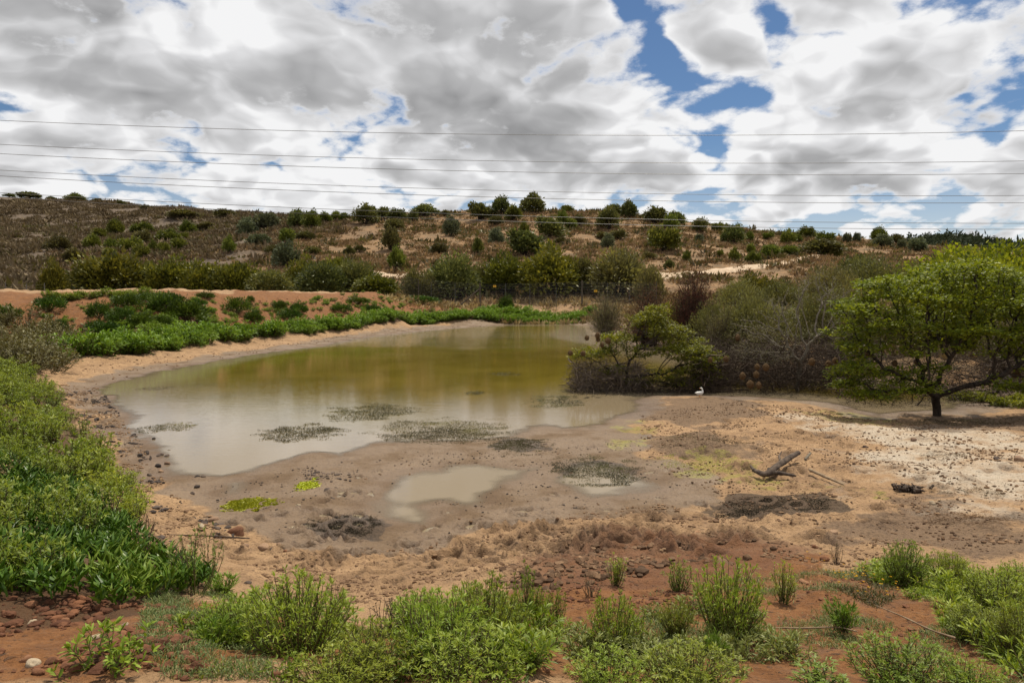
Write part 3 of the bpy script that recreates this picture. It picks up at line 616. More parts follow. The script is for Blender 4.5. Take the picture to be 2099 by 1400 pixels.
bushes = [  # centre x, base y, width, height, kind
    (59, 407, 42, 13, 'd'), (155, 411, 38, 14, 'd'), (248, 420, 15, 9, 'd'), (20, 404, 20, 6, 'd'), (105, 408, 16, 6, 'd'), (200, 414, 18, 6, 'o'), (300, 428, 22, 8, 'o'),
    (237, 482, 34, 25, 'g'), (292, 478, 36, 21, 'g'), (346, 496, 40, 23, 'g'), (367, 514, 30, 24, 'g'), (384, 481, 32, 22, 'g'), (378, 492, 20, 16, 'g'), (190, 509, 34, 24, 'g'), (203, 489, 26, 20, 'g'), (121, 517, 46, 26, 'o'),
    (268, 515, 38, 28, 'g'), (292, 500, 32, 25, 'o'), (225, 527, 28, 18, 'g'), (227, 511, 22, 18, 'g'), (290, 530, 30, 26, 'g'), (314, 518, 18, 22, 'g'), (335, 520, 24, 22, 'g'), (470, 518, 26, 26, 'g'), (151, 534, 44, 22, 'o'), (420, 470, 40, 12, 'o'), (375, 446, 60, 16, 'o'), (460, 446, 40, 14, 'o'),
    (507, 484, 38, 32, 'y'), (544, 475, 46, 36, 'y'), (609, 467, 36, 35, 'd'), (639, 470, 32, 30, 'g'), (665, 456, 30, 20, 'g'), (530, 503, 38, 22, 'y'), (590, 497, 30, 27, 'g'), (586, 548, 52, 42, 'y'), (625, 490, 36, 14, 'o'), (690, 452, 24, 16, 'g'),
    (707, 453, 18, 16, 'g'), (752, 459, 48, 33, 'd'), (786, 451, 30, 25, 'd'), (816, 451, 34, 20, 'd'), (873, 442, 48, 22, 'd'), (846, 455, 20, 20, 'd'), (807, 471, 38, 20, 'o'), (911, 443, 22, 10, 'o'), (985, 450, 48, 31, 'd'), (1027, 441, 36, 31, 'd'), (1052, 451, 32, 30, 'g'),
    (1092, 438, 48, 35, 'd'), (1018, 461, 30, 18, 'o'), (926, 484, 30, 33, 'y'), (1017, 500, 30, 28, 'y'), (1075, 480, 20, 22, 'g'), (1125, 486, 58, 37, 'd'), (1153, 466, 22, 28, 'g'), (1171, 470, 26, 22, 'g'), (1189, 460, 27, 16, 'o'), (1163, 437, 28, 15, 'g'), (1247, 470, 44, 37, 'd'),
    (1258, 441, 32, 21, 'd'), (1289, 446, 32, 29, 'd'), (1076, 523, 78, 47, 'd'), (979, 520, 20, 26, 'g'), (1246, 511, 26, 28, 'y'), (1267, 490, 32, 18, 'o'), (1233, 489, 26, 14, 'o'), (1344, 459, 46, 28, 'd'), (1361, 514, 56, 48, 'g'), (1375, 471, 32, 28, 'g'), (1388, 459, 32, 23, 'd'),
    (813, 550, 38, 34, 'g'), (801, 513, 40, 42, 'o'), (715, 524, 24, 16, 'o'), (737, 517, 20, 14, 'o'), (1435, 476, 32, 24, 'd'), (1472, 475, 28, 18, 'g'), (1502, 499, 40, 33, 'd'), (1433, 497, 20, 16, 'y'), (1537, 494, 16, 16, 'g'), (1575, 490, 20, 14, 'g'), (1616, 500, 28, 25, 'g'), (1635, 497, 18, 16, 'g'),
    (1652, 487, 32, 18, 'g'), (1692, 498, 32, 22, 'g'), (1736, 497, 18, 18, 'y'), (1756, 496, 17, 18, 'y'), (1801, 495, 32, 22, 'g'), (1809, 507, 36, 22, 'y'), (1848, 510, 18, 18, 'y'), (1880, 514, 38, 24, 'y'), (1838, 499, 32, 15, 'o'), (1539, 518, 18, 18, 'g'), (1544, 539, 26, 20, 'g'), (1580, 529, 38, 26, 'g'),
    (1505, 536, 24, 22, 'g'), (1477, 526, 14, 14, 'g'), (1407, 535, 18, 18, 'g'), (1618, 524, 34, 20, 'g'), (1682, 524, 72, 26, 'o'), (1705, 528, 32, 18, 'g'), (1371, 551, 22, 16, 'd'), (640, 522, 40, 16, 'o'), (560, 520, 30, 14, 'o'), (900, 520, 34, 18, 'o'), (1330, 530, 26, 12, 'o'), (1150, 500, 26, 14, 'o')]
B = np.array([b[:4] for b in bushes], float); P = onground(B[:, 0], B[:, 1])
bands = {}
for i, b in enumerate(bushes):
    band = 'on the skyline of the hill' if b[1] - b[3] < 452 + (0 if b[0] < 1400 else (b[0] - 1400) * .075) and b[1] < 505 else ('high on the hillside' if b[1] < 482 else 'on the middle of the hillside' if b[1] < 516 else 'low on the hillside')
    bands.setdefault((b[4], band), []).append(i)
for (k, band), ids in bands.items():
    ids.sort(key=lambda i: bushes[i][0])
    for n, i in enumerate(ids):
        px, py, w, h, _ = bushes[i]; p = P[i]; s = p[1] / F; r0 = random.Random(i)
        lab = f'{KINDS[k][1]} bush {band}, ' + (f'{ordinal(n)} of its colour from the left' if len(ids) > 1 else 'the only one of its colour there')
        link('hill_bush', HB['gdyo'.index(k)][i % 4], None, (p[0], p[1], p[2] - .12), r0.uniform(0, 6.28), (w * s * .56, w * s * .56, h * s / 1.45), lab, 'bush', 'bushes scattered over the hill')

# ------------------------------------------------------------------ hillside scrub, too many to count
def scrub(name, n, region, mat, size, seed, label, leaves=11, keep=None, ball=0.0):
    r = np.random.default_rng(seed); az0, az1, d0, d1 = region
    a = np.radians(r.uniform(az0, az1, n)); d = np.sqrt(r.uniform(d0 ** 2, d1 ** 2, n)); x, y = np.sin(a) * d, np.cos(a) * d
    k = fbm(x, y, 9, 3) + r.normal(size=n) * .12 > -.16
    if keep is not None: k &= keep(x, y)
    x, y = x[k], y[k]; z = G(x, y); n = len(x); s = size * r.uniform(.5, 1.35, n) * (1 + .5 * (r.random(n) > .92))
    o = r.normal(size=(n, leaves, 3)) * [.32, .32, .0] + [0, 0, .02]; tn = r.uniform(.1, .9, (n, 1)) + r.normal(size=(n, leaves)) * .12
    Pp = np.stack([x, y, z - .05], -1)[:, None] + o * s[:, None, None]; D = o * [1.4, 1.4, 0] + [0, 0, .75 * (1 - ball * .8)] + r.normal(size=o.shape) * (.25 + ball * .8)
    Pp = Pp + (ball * s)[:, None, None] * np.abs(r.normal(size=o.shape)) * [0, 0, .35]
    V, Q = quad_leaves(Pp.reshape(-1, 3), D.reshape(-1, 3), np.repeat(s, leaves) * r.uniform(.5, 1.0, n * leaves), np.repeat(s, leaves) * .28, r)
    g = Geo(); g.add(V, Q, np.repeat(np.clip(tn.ravel(), 0, 1), 4)); link(name, g.mesh(name, mat), label=label, kind='stuff')
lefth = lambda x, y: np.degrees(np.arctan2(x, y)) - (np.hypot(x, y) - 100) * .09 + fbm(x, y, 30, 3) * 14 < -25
scrub('dry_scrub', 36000, (-34, 40, 86, 208), M['dry'], .68, 21, 'dry brown tussocks and twiggy scrub covering the hill')
scrub('shaded_scrub', 26000, (-46, -8, 92, 352), M['dry_dark_and_shaded'], 1.2, 22, 'dark brown scrub covering the left hill, cloud shadow worked into its colour', 12, lefth)  # darker leaves carry the painted cloud shadow over the left slope
scrub('olive_scrub', 5200, (-40, 40, 90, 270), M['olive'], 1.2, 23, 'scattered low olive shrublets between the hill bushes', 14)
scrub('far_woodland', 5200, (20, 44, 410, 540), M['far_wood'], 3.0, 24, 'dark woodland on the far ridge', 14, None, 1.0)
scrub('back_shore_scrub', 3200, (9, 42, 27, 80), M['dry'], .5, 26, 'dry grass and scrub on the ground behind the flooded trees', 11, lambda x, y: water_sd(x, y) > 1.2)
scrub('fence_line_scrub', 2200, (-12, 36, 74, 98), M['dry'], .7, 25, 'dry grass and low scrub along the fence', 12)

# ------------------------------------------------------------------ thicket trees at the foot of the hill
TH = {'f': [bush_mesh('thicket_fine', 360 + i, 1.0, 1.1, 150, 70, .07, .045, M['acacia'], None, .3, .0) for i in range(2)], 'h': [bush_mesh('thicket_grey_fine', 370 + i, 1.0, 1.1, 120, 60, .075, .025, M['thicket_grey'], M['twig'], .15, .4) for i in range(2)],
      'a': [bush_mesh('thicket_acacia', 300 + i, 1.0, 1.1, 110, 60, .11, .065, M['acacia_far'], None, .35, .05) for i in range(4)],
      'g': [bush_mesh('thicket_grey', 320 + i, 1.0, 1.1, 110, 60, .11, .05, M['thicket_grey'], None, .15, .05) for i in range(3)],
      'd': [bush_mesh('thicket_dark', 340 + i, 1.0, 1.1, 110, 60, .11, .055, M['hill_dark'], None, .15, .05) for i in range(2)]}
thick = [  # x, base y, width, height, distance, kind, label
    (109, 608, 66, 62, 62, 'a', 'round olive acacia standing alone at the left end of the thicket row'),
    (232, 606, 150, 82, 66, 'a', 'broadest olive acacia at the left of the thicket row behind the dam'),
    (312, 604, 70, 62, 72, 'g', 'greyish thin-leaved tree right behind the broadest thicket acacia'),
    (352, 607, 120, 68, 66, 'a', 'olive acacia in the thicket above the densest dam bushes'),
    (413, 608, 96, 60, 65, 'a', 'low olive acacia third along the thicket behind the dam'),
    (483, 608, 100, 66, 65, 'a', 'olive acacia behind the pale middle of the dam crest'),
    (553, 607, 104, 50, 64, 'd', 'low dark shrub closing the gap between thicket acacias behind the dam'),
    (624, 596, 78, 58, 72, 'a', 'yellow olive acacia rising behind the thicket, left of the track end'),
    (660, 606, 104, 62, 66, 'd', 'dark green thicket tree behind the dam, left of the yellow-tinged bush'),
    (692, 594, 76, 62, 74, 'a', 'olive acacia at the back of the thicket beside the start of the track'),
    (727, 604, 90, 64, 68, 'd', 'dark thicket tree below the start of the dirt track'),
    (770, 611, 112, 44, 64, 'a', 'low yellow-tinged bush at the right end of the dam crest'),
    (861, 605, 70, 44, 74, 'g', 'small grey shrub behind the fence, left of its brace'),
    (928, 605, 118, 70, 76, 'd', 'dark grey green tree behind the slanting fence brace'),
    (985, 603, 70, 60, 78, 'g', 'grey twiggy tree directly behind the braced fence post'),
    (1038, 604, 110, 72, 76, 'a', 'yellow green tree behind the first yellow fence sign'),
    (1130, 606, 150, 88, 75, 'a', 'tallest yellow green tree behind the middle of the fence'),
    (1190, 604, 84, 72, 76, 'g', 'grey green tree behind the lone dark fence post'),
    (1268, 610, 136, 86, 74, 'g', 'broad grey green tree at the right end behind the fence'),
    (1330, 612, 70, 60, 70, 'g', 'small grey shrub hidden behind the reddish twiggy bushes'),
    (1515, 640, 120, 62, 50, 'h', 'olive grey shrub right behind the rust red bush'),
    (1600, 640, 130, 62, 50, 'h', 'grey shrub behind the crown of the bare tree'),
    (1560, 600, 110, 30, 66, 'a', 'yellow olive shrub just below the pale bend of the track'),
    (1700, 628, 140, 78, 54, 'h', 'dark grey thicket bush above the bare tree, below the track end'),
    (1790, 610, 170, 74, 60, 'h', 'broad grey twiggy bush between bare tree and leafy acacia'),
    (1860, 590, 130, 46, 74, 'g', 'low grey bush on the slope above the leafy acacia'),
    (1760, 565, 110, 34, 84, 'd', 'flat dark bush on the slope right of the track end'),
    (1930, 575, 110, 40, 78, 'g', 'low brownish bush on the slope below the pale skyline bushes'),
    (1965, 700, 240, 150, 27, 'f', 'yellow green tree directly behind the leafy acacia crown, left of its neighbour'),
    (2085, 700, 240, 160, 25, 'f', 'yellow green tree at the right picture edge close behind the acacia'),
    (1690, 715, 130, 120, 30, 'h', 'dense olive grey bush right behind the trunk of the bare tree'),
    (1545, 715, 140, 110, 31, 'h', 'dense olive grey bush behind the left half of the bare tree'),
    (1800, 730, 150, 110, 27, 'h', 'dense grey bush left behind the acacia, above the dead branches'),
    (1460, 705, 90, 84, 34, 'h', 'olive bush at the foot of the rust red shrub'),
    (1395, 720, 110, 90, 31, 'f', 'yellow green bush just behind the right half of the flooded acacia'),
    (1985, 590, 250, 74, 46, 'f', 'bright yellow green tree peeping over the leafy acacia'),
    (2090, 600, 260, 86, 42, 'f', 'bright yellow green tree at the right picture edge behind the acacia')]
for i, (px, py, w, h, Y, k, lab) in enumerate(thick):
    Y = Y * (1.22 if px < 1400 else 1.0)
    q = at_y(px, py, Y); zg = float(G(q[0], q[1])); s = Y / F; top = float(at_y(px, py - h, Y)[2]); tm = TH[k][i % len(TH[k])]
    link('thicket_tree', tm, None, (q[0], q[1], zg - .1), i * 1.7, (w * s * .54, w * s * .54, max(top - zg, .8) / 1.12), lab, 'tree', 'trees and shrubs at the foot of the hill')

# ------------------------------------------------------------------ dam face bushes and the green band along the far shore
DB = [bush_mesh('bank_bush', 400 + i, 1.0, .9, 46, 44, .16, .055, M['bank_dark'], M['stem'], .1, .6) for i in range(4)]
dam = [(15, 662, 60, 34, 'dark green bush at the left picture edge on the dam face'), (100, 637, 58, 26, 'grey tinged green bush high on the red dam face, leftmost on the crest'), (203, 652, 50, 30, 'round dark green bush alone on bare red dam face'),
       (118, 686, 38, 28, 'small dark bush at the foot of the dam, left'), (210, 688, 86, 28, 'wide low dark bush at the foot of the dam, left'), (262, 632, 66, 26, 'green bush on the dam crest, left of the densest cluster'), (300, 618, 54, 16, 'low green bush on top of the dam crest near the thicket'),
       (250, 660, 60, 26, 'green bush midway up the dam below the crest cluster'), (290, 668, 60, 26, 'leafy green clump low on the dam face left of the big cluster'), (345, 640, 70, 36, 'dark green bush in the big cluster, upper left'), (385, 655, 90, 36, 'dark green bush in the big cluster, lower right'), (340, 616, 60, 14, 'low grey green bush on the crest above the big cluster'), (405, 632, 40, 20, 'small dark bush at the right edge of the big cluster'),
       (330, 668, 40, 20, 'small dark bush below the big cluster'), (420, 613, 44, 14, 'low green bush on the pale crest track edge'), (487, 640, 54, 26, 'dark green bush on bare red soil right of the big cluster'), (513, 620, 18, 13, 'tiny dark bush on the crest at the end of the pale track'), (574, 637, 34, 19, 'small dark bush high on the dam face, first of a pair'), (612, 643, 40, 21, 'small dark bush high on the dam face, second of a pair'),
       (595, 655, 50, 20, 'dark green bush below the pair on the dam face'), (520, 660, 44, 22, 'dark bush at the top of the green band, centre left'), (700, 640, 46, 16, 'low green patch of bush on the middle of the dam face'), (735, 622, 60, 12, 'low green mat on the dam crest right of centre'), (790, 647, 36, 14, 'small green bush low on the right dam face'), (870, 622, 70, 14, 'long low green bush at the right end of the dam crest'),
       (765, 640, 30, 14, 'small green tuft on the right dam face above the band'), (1036, 639, 36, 28, 'round dark bush standing alone in front of the fence')]
D_ = np.array([d[:4] for d in dam], float); P = onground(D_[:, 0], D_[:, 1])
for i, (px, py, w, h, lab) in enumerate(dam):
    p = P[i]; s = p[1] / F
    link('bank_bush', DB[i % 4], None, (p[0], p[1], p[2] - .06), i * 2.1, (w * s * .56, w * s * .56, h * s / .85), lab, 'bush', 'bushes on the dam wall')

def scatter_px(n, poly, r):
    """random ground points inside a polygon given on the picture, spread evenly over the ground"""
    W = gpoly(poly); lo, hi = W[:, :2].min(0), W[:, :2].max(0); out = []
    while sum(len(o) for o in out) < n:
        q = r.uniform(lo, hi, (n * 3, 2)); out.append(q[poly_sd(q[:, 0], q[:, 1], W) < 0])
    q = np.concatenate(out)[:n]; return np.column_stack([q, G(q[:, 0], q[:, 1])])
def mass(name, spots, temps, mats, label, r, lo=.7, hi=1.3, kind='stuff'):
    g = Geo()
    for p in spots:
        t = temps[r.integers(len(temps))]; s = r.uniform(lo, hi); g.join(t, (p[0], p[1], p[2] - .02), r.uniform(0, 6.28), (s, s, s * r.uniform(.8, 1.15)), r.normal() * .12)
    return link(name, g.mesh(name, mats), label=label, kind=kind)
r = np.random.default_rng(5)
FH = [herb_geo(500 + i, .62, .5, 36, 8, .17, .05, .8, 3, .1) for i in range(4)]
band = [(105, 742), (200, 735), (300, 724), (420, 706), (520, 693), (620, 686), (720, 677), (850, 664), (980, 655), (1200, 652), (1215, 640), (1000, 644), (860, 650), (720, 662), (600, 672), (480, 684), (300, 703), (150, 716), (90, 722)]
mass('bank_herbs', scatter_px(520, band, r), FH, [M['bank'], M['stem']], 'band of lush green herbs along the far shore below the dam', r, .75, 1.6)
mass('bank_herbs', scatter_px(110, [(225, 640), (330, 625), (420, 640), (460, 668), (300, 690), (220, 672)], r), FH, [M['bank'], M['stem']], 'green herbs filling the gaps between dam bushes', r, .4, .8)
mass('bank_herbs', scatter_px(300, [(60, 640), (200, 620), (500, 620), (820, 622), (900, 640), (700, 655), (500, 672), (300, 695), (100, 705)], r), FH, [M['bank'], M['stem']], 'small green plants dotted over the dam face', r, .2, .6)
mass('bank_herbs', scatter_px(60, [(620, 613), (860, 613), (905, 626), (860, 626), (640, 619)], r), FH, [M['bank'], M['stem']], 'low green growth along the right end of the dam crest', r, .4, .7)
mass('bank_herbs', scatter_px(45, [(90, 612), (330, 611), (330, 618), (90, 618)], r), FH, [M['bank'], M['stem']], 'green growth along the left dam crest', r, .4, .8)
mass('bank_herbs', scatter_px(130, [(940, 640), (1040, 630), (1230, 634), (1240, 652), (960, 652)], r), FH, [M['bank'], M['stem']], 'low green plants between far shore and fence', r, .35, .7)
OS = [herb_geo(520 + i, .8, .7, 40, 9, .12, .035, .8, 2, .1) for i in range(3)]
mass('left_olive_shrubs', scatter_px(60, [(-60, 670), (40, 660), (110, 690), (150, 735), (100, 770), (-60, 760)], r), OS, [M['olive'], M['stem']], 'brownish olive shrubs on the left shore above the green herbs', r, .9, 1.7)

# ------------------------------------------------------------------ lush left bank
LH = [herb_geo(540 + i, .46, .27, 30, 16, .07, .014, .7, 6, .2) for i in range(5)]
mass('left_herbs', scatter_px(240, [(-250, 745), (40, 742), (95, 785), (125, 850), (190, 930), (235, 985), (262, 1045), (240, 1085), (180, 1010), (60, 960), (-250, 960)], r), LH, [M['herb'], M['stem']], 'lush green willowy herbs covering the left bank', r, .7, 1.35)
mass('left_edge_herbs', scatter_px(26, [(215, 960), (268, 1010), (285, 1060), (255, 1090), (200, 1020)], r), LH, [M['herb'], M['stem']], 'pale green herbs at the edge of the left bank', r, .55, .8)
mass('left_herbs', scatter_px(34, [(-250, 960), (100, 960), (240, 1080), (300, 1150), (200, 1220), (-250, 1220)], r), LH, [M['herb'], M['stem']], 'scattered willowy herbs standing in the ice plant carpet', r, .5, .9)
mass('left_dead_stems', scatter_px(26, [(-250, 800), (60, 800), (160, 920), (280, 1100), (320, 1150), (100, 1200), (-250, 1200)], r), [herb_geo(580, .42, .16, 14, 8, .03, .008, .8, 4, .4)], [M['dry'], M['twig']], 'dead straw coloured stems among the left bank herbs', r, .6, 1.1)
def ice_plants():
    r = np.random.default_rng(31); g = Geo()
    poly = [(-300, 925), (60, 925), (180, 1000), (260, 1075), (320, 1140), (380, 1165), (450, 1200), (400, 1212), (330, 1225), (240, 1250), (130, 1240), (0, 1235), (-300, 1235)]
    C = scatter_px(3600, poly, r); C = C[(fbm(C[:, 0], C[:, 1], .5, 2) > -.33)]
    n = len(C); k = 9; hgt = .08 + .09 * (fbm(C[:, 0], C[:, 1], .9, 3) + .45)
    Pp = np.repeat(C, k, 0) + np.column_stack([r.normal(size=(n * k, 2)) * .017, r.uniform(.2, 1.0, n * k) * np.repeat(hgt, k)])
    D = unit(r.normal(size=(n * k, 3)) * [.55, .55, .2] + [0, 0, 1.0]); L = r.uniform(.05, .095, n * k)[:, None]; W = r.uniform(.007, .011, n * k)[:, None]
    S = unit(np.cross(D, r.normal(size=D.shape))); N = np.cross(S, D); out = unit(D * [1, 1, 0]) * .25
    a = Pp; b = Pp + D * L * .5 + out * L * .1; c = Pp + (D + out) * L
    V = np.stack([a + S * W * .5, a - S * W * .4 + N * W * .5, a - S * W * .4 - N * W * .5, b + S * W * .75, b - S * W * .6 + N * W * .75, b - S * W * .6 - N * W * .75, c], 1).reshape(-1, 3)
    q = np.array([[0, 1, 4, 3], [1, 2, 5, 4], [2, 0, 3, 5]]); tr = np.array([[3, 4, 6], [4, 5, 6], [5, 3, 6]]); b0 = np.arange(n * k)[:, None, None] * 7
    pt = np.repeat(fbm(C[:, 0], C[:, 1], .8, 3) * .7 + r.normal(size=n) * .12, k); t = np.repeat(np.clip(.45 + r.normal(size=n * k) * .2 + pt, 0, 1), 7); t[6::7] += .25
    g.add(V, (b0 + q).reshape(-1, 4), np.clip(t, 0, 1)); g.f.append((b0 + tr).reshape(-1, 3)); g.mi.append(np.zeros(n * k * 3))
    link('ice_plant_carpet', g.mesh('ice_plant_carpet', M['ice']), label='dense carpet of fleshy green ice plant on the left bank', kind='stuff')
ice_plants()

# ------------------------------------------------------------------ trees grown towards a crown
def grow(att, trunk, step, kill, infl, iters, seed, grav=0.0):
    r = np.random.default_rng(seed); N = [np.array(p, float) for p in trunk]; par = [-1] + list(range(len(trunk) - 1))
    A = att.copy(); nd = np.full(len(A), 1e9); ni = np.zeros(len(A), int)
    def upd(k0):
        nonlocal nd, ni
        Q = np.array(N[k0:]); d = np.linalg.norm(A[:, None] - Q[None], axis=2); j = d.argmin(1); m_ = d[np.arange(len(A)), j]; b = m_ < nd; nd[b] = m_[b]; ni[b] = j[b] + k0
    upd(0)
    for it in range(iters):
        act = nd < infl
        if not act.any():
            act = nd < nd.min() + step
        k0 = len(N); ids = np.unique(ni[act])
        for i in ids:
            s = A[act & (ni == i)] - N[i]; d = unit(s).mean(0) + r.normal(size=3) * .18 + [0, 0, grav]; d = d / max(np.linalg.norm(d), 1e-6)
            N.append(N[i] + d * step); par.append(i)
        upd(k0); keep = nd > kill; A, nd, ni = A[keep], nd[keep], ni[keep]
        if len(A) == 0 or len(N) > 9000: break
    return np.array(N), np.array(par)
def limbs(N, par, tipr, power=2.3, sides=6):
    n = len(N); ch = np.zeros(n, int); acc = np.zeros(n)
    for i in range(n - 1, -1, -1):
        if ch[i] == 0: acc[i] = tipr ** power
        if par[i] >= 0: acc[par[i]] += acc[i]; ch[par[i]] += 1
    rad = acc ** (1 / power)
    e = np.where(par >= 0)[0]; p = par[e]
    # smooth the positions a little so that limbs bend rather than zigzag
    S = N.copy()
    for _ in range(2):
        m_ = S.copy(); cnt = np.ones(n)
        np.add.at(m_, e, S[p]); np.add.at(cnt, e, 1); np.add.at(m_, p, S[e]); np.add.at(cnt, p, 1); keepm = ch > 0; S[keepm] = (m_ / cnt[:, None])[keepm]
    S[0] = N[0]
    big = rad[e] > tipr * 3.0; g = Geo()
    for sel, sd in ((big, sides), (~big, 3)):
        ee, pp = e[sel], p[sel]
        if len(ee) == 0: continue
        d = unit(S[ee] - S[pp]); A_ = S[pp] - d * (rad[ee] * .5)[:, None]; B_ = S[ee] + d * (rad[ee] * .35)[:, None]
        r0 = np.minimum(rad[pp], rad[ee] * 1.25); V, Q = tubes(np.stack([A_, B_], 1), np.stack([r0, rad[ee]], 1), sd); g.add(V, Q)
    return g, S, rad, ch
def clumps(r, specs):
    """attractor points in flattened ellipsoids (x, y, z, rx, ry, rz, n)"""
    o = []
    for x, y, z, rx, ry, rz, n in specs:
        u = unit(r.normal(size=(n, 3))) * (r.random((n, 1)) ** .45); o.append(u * [rx, ry, rz] + [x, y, z])
    return np.concatenate(o)
def sprays(r, S, rad, ch, tipr, per, spread, L, W, flat=.35, frac=1.0, zmin=-9, tmul=1.0):
    tips = np.where((rad < tipr * 1.9) & (S[:, 2] > zmin))[0]; tips = tips[r.random(len(tips)) < frac]
    n = len(tips); o = unit(r.normal(size=(n * per, 3))) * (r.random((n * per, 1)) ** .5) * [spread, spread, spread * flat]
    P = np.repeat(S[tips], per, 0) + o; D = o * [1, 1, .3] / spread + r.normal(size=o.shape) * [.5, .5, .22] + [0, 0, .1]
    D = unit(D); Sd = unit(np.cross(D, np.array([0, 0, 1.0]) + r.normal(size=D.shape) * .5))
    V, Q = quad_leaves(P, D, L * r.uniform(.6, 1.3, len(P)), W * r.uniform(.7, 1.3, len(P)), r, Sd)
    t = np.clip(np.repeat(.52 + r.normal(size=n) * .14, per) + r.normal(size=n * per) * .14, 0, 1) * tmul
    return V, Q, np.repeat(t, 4)
def tree(name, loc, label, cat, att, trunk, step, kill, infl, iters, seed, tipr, mats, leaf=None, group=None, grav=0., power=2.3, sc=1.0):
    """an Empty at the base with a trunk (all wood) and a crown (all foliage)"""
    N, par = grow(att, trunk, step, kill, infl, iters, seed, grav); g, S, rad, ch = limbs(N, par, tipr, power)
    e = link(name, None, None, loc, 0.0, sc, label=label, cat=cat, group=group)
    link('trunk', g.mesh(name + '_trunk', mats[0], True), e)
    if leaf:
        r = np.random.default_rng(seed + 1); lg = Geo()
        for kw in (leaf if isinstance(leaf, list) else [leaf]):
            lg.add(*sprays(r, S, rad, ch, tipr, **kw))
        link('crown', lg.mesh(name + '_crown', mats[1]), e)
    return e, S
r = np.random.default_rng(77)
# the leafy acacia on the right
pa = onground(1920, 852)[0]; ax, ay = pa[0], pa[1]
att = clumps(r, [(-1.2, .1, 4.25, 1.5, 1.6, .38, 210), (.5, 0, 4.65, 1.5, 1.7, .38, 240), (2.0, .1, 4.35, 1.3, 1.6, .4, 190), (-2.5, 0, 3.55, .9, 1.3, .4, 140), (3.2, .1, 3.5, 1.1, 1.3, .5, 150), (-.5, -1.2, 3.8, 1.5, .9, .42, 170), (1.5, -1.3, 3.7, 1.5, .9, .45, 170),
                 (-1.8, -.8, 3.0, 1.3, 1.0, .42, 160), (.2, -1.5, 2.95, 1.4, .8, .42, 150), (1.9, -1.4, 2.85, 1.2, .8, .42, 130), (3.0, -.7, 2.6, 1.2, .9, .45, 130), (-2.6, -.4, 2.35, .8, .9, .38, 90), (.9, .9, 3.3, 1.8, 1.0, .5, 120), (-.8, -1.0, 2.35, 1.1, .8, .3, 80), (1.3, -1.2, 2.25, 1.0, .7, .28, 60), (3.5, .0, 1.9, .8, .8, .35, 80), (-1.9, -.6, 1.5, 1.0, .6, .34, 100), (-2.9, -.2, 2.9, .7, .9, .4, 90), (-2.8, -.5, 1.7, .8, .7, .34, 90), (2.4, -1.2, 1.75, 1.0, .7, .32, 90), (-.9, -1.1, 1.75, .7, .5, .25, 50), (-2.3, -.6, .95, .9, .6, .3, 90), (-1.2, -1.0, 1.2, .9, .5, .3, 80), (1.2, -1.2, 1.3, .9, .5, .3, 70), (-2.9, -.3, 1.2, .7, .6, .35, 80), (3.3, -.5, 1.3, .8, .6, .35, 70), (2.7, -.9, 1.1, .9, .6, .3, 70), (3.9, .2, 2.7, .8, 1.0, .5, 90)])
tree('acacia_tree', pa - [0, 0, .1], 'leafy yellow green acacia with dark forked trunk beside the mud flat', 'tree', att,
     [(0, 0, -.1), (.02, 0, .15), (.0, 0, .32)], .16, .18, 1.7, 150, 1, .0085, (M['bark'], M['acacia']), dict(per=24, spread=.22, L=.12, W=.055, flat=.42), power=2.5, sc=.75)
# the acacia standing in the water
pb = at_z(1283, 806, -.12)
att = clumps(r, [(-1.2, 0, 1.7, 1.0, .8, .22, 110), (-.3, .1, 2.25, .9, .9, .28, 130), (.9, 0, 3.0, .9, .9, .36, 220), (1.7, .1, 2.5, 1.0, 1.0, .4, 220), (2.5, 0, 1.9, 1.0, .9, .4, 210), (2.9, -.2, 1.1, .9, .8, .36, 170), (.5, -.4, 1.75, .9, .6, .3, 120), (-1.9, 0, 1.5, .5, .4, .18, 40), (-.5, -.4, .95, .7, .4, .24, 90), (1.6, -.6, .85, 1.0, .6, .3, 150), (1.2, .2, 3.4, .5, .5, .25, 70), (1.9, -.7, 1.7, .9, .5, .35, 160), (3.4, -.1, 1.5, .6, .6, .35, 90), (2.3, -.6, .5, 1.0, .5, .26, 150), (3.2, -.3, .75, .7, .5, .28, 100), (.6, -.6, .55, .7, .4, .2, 70), (2.7, -.7, 1.45, .8, .5, .3, 110)])
tree('acacia_tree', pb, 'smaller acacia standing in the pond with nests on its drooping left branches', 'tree', att,
     [(0, 0, -.2), (.0, 0, .2), (-.02, 0, .5), (.05, 0, .75)], .13, .16, 1.2, 120, 2, .0075, (M['bark'], M['acacia']), dict(per=20, spread=.2, L=.11, W=.05, flat=.45, frac=.95), power=2.5, sc=.765)
# the bare grey tree
pc = at_z(1632, 806, -.1)
att = clumps(r, [(-1.7, 0, 2.6, 1.1, 1.0, .7, 170), (-.6, .1, 3.4, 1.0, 1.0, .7, 170), (.7, 0, 4.2, 1.1, 1.1, .75, 220), (1.6, .1, 3.6, .9, 1.0, .7, 150), (-.3, -.5, 2.3, 1.2, .8, .6, 120), (1.2, -.5, 2.6, 1.1, .7, .6, 120), (-2.0, .1, 1.6, .9, .8, .5, 110), (-1.1, -.5, 1.5, 1.1, .7, .5, 90)])
tree('bare_tree', pc, 'nearly bare grey tree with spreading twiggy crown behind the channel', 'tree', att,
     [(0, 0, -.2), (.05, 0, .3), (.1, 0, .75), (.12, 0, 1.1)], .14, .17, 1.3, 120, 3, .009, (M['bark_grey'], M['thicket_grey']), dict(per=9, spread=.2, L=.09, W=.012, flat=1.0, frac=.8), power=2.5, sc=.77)
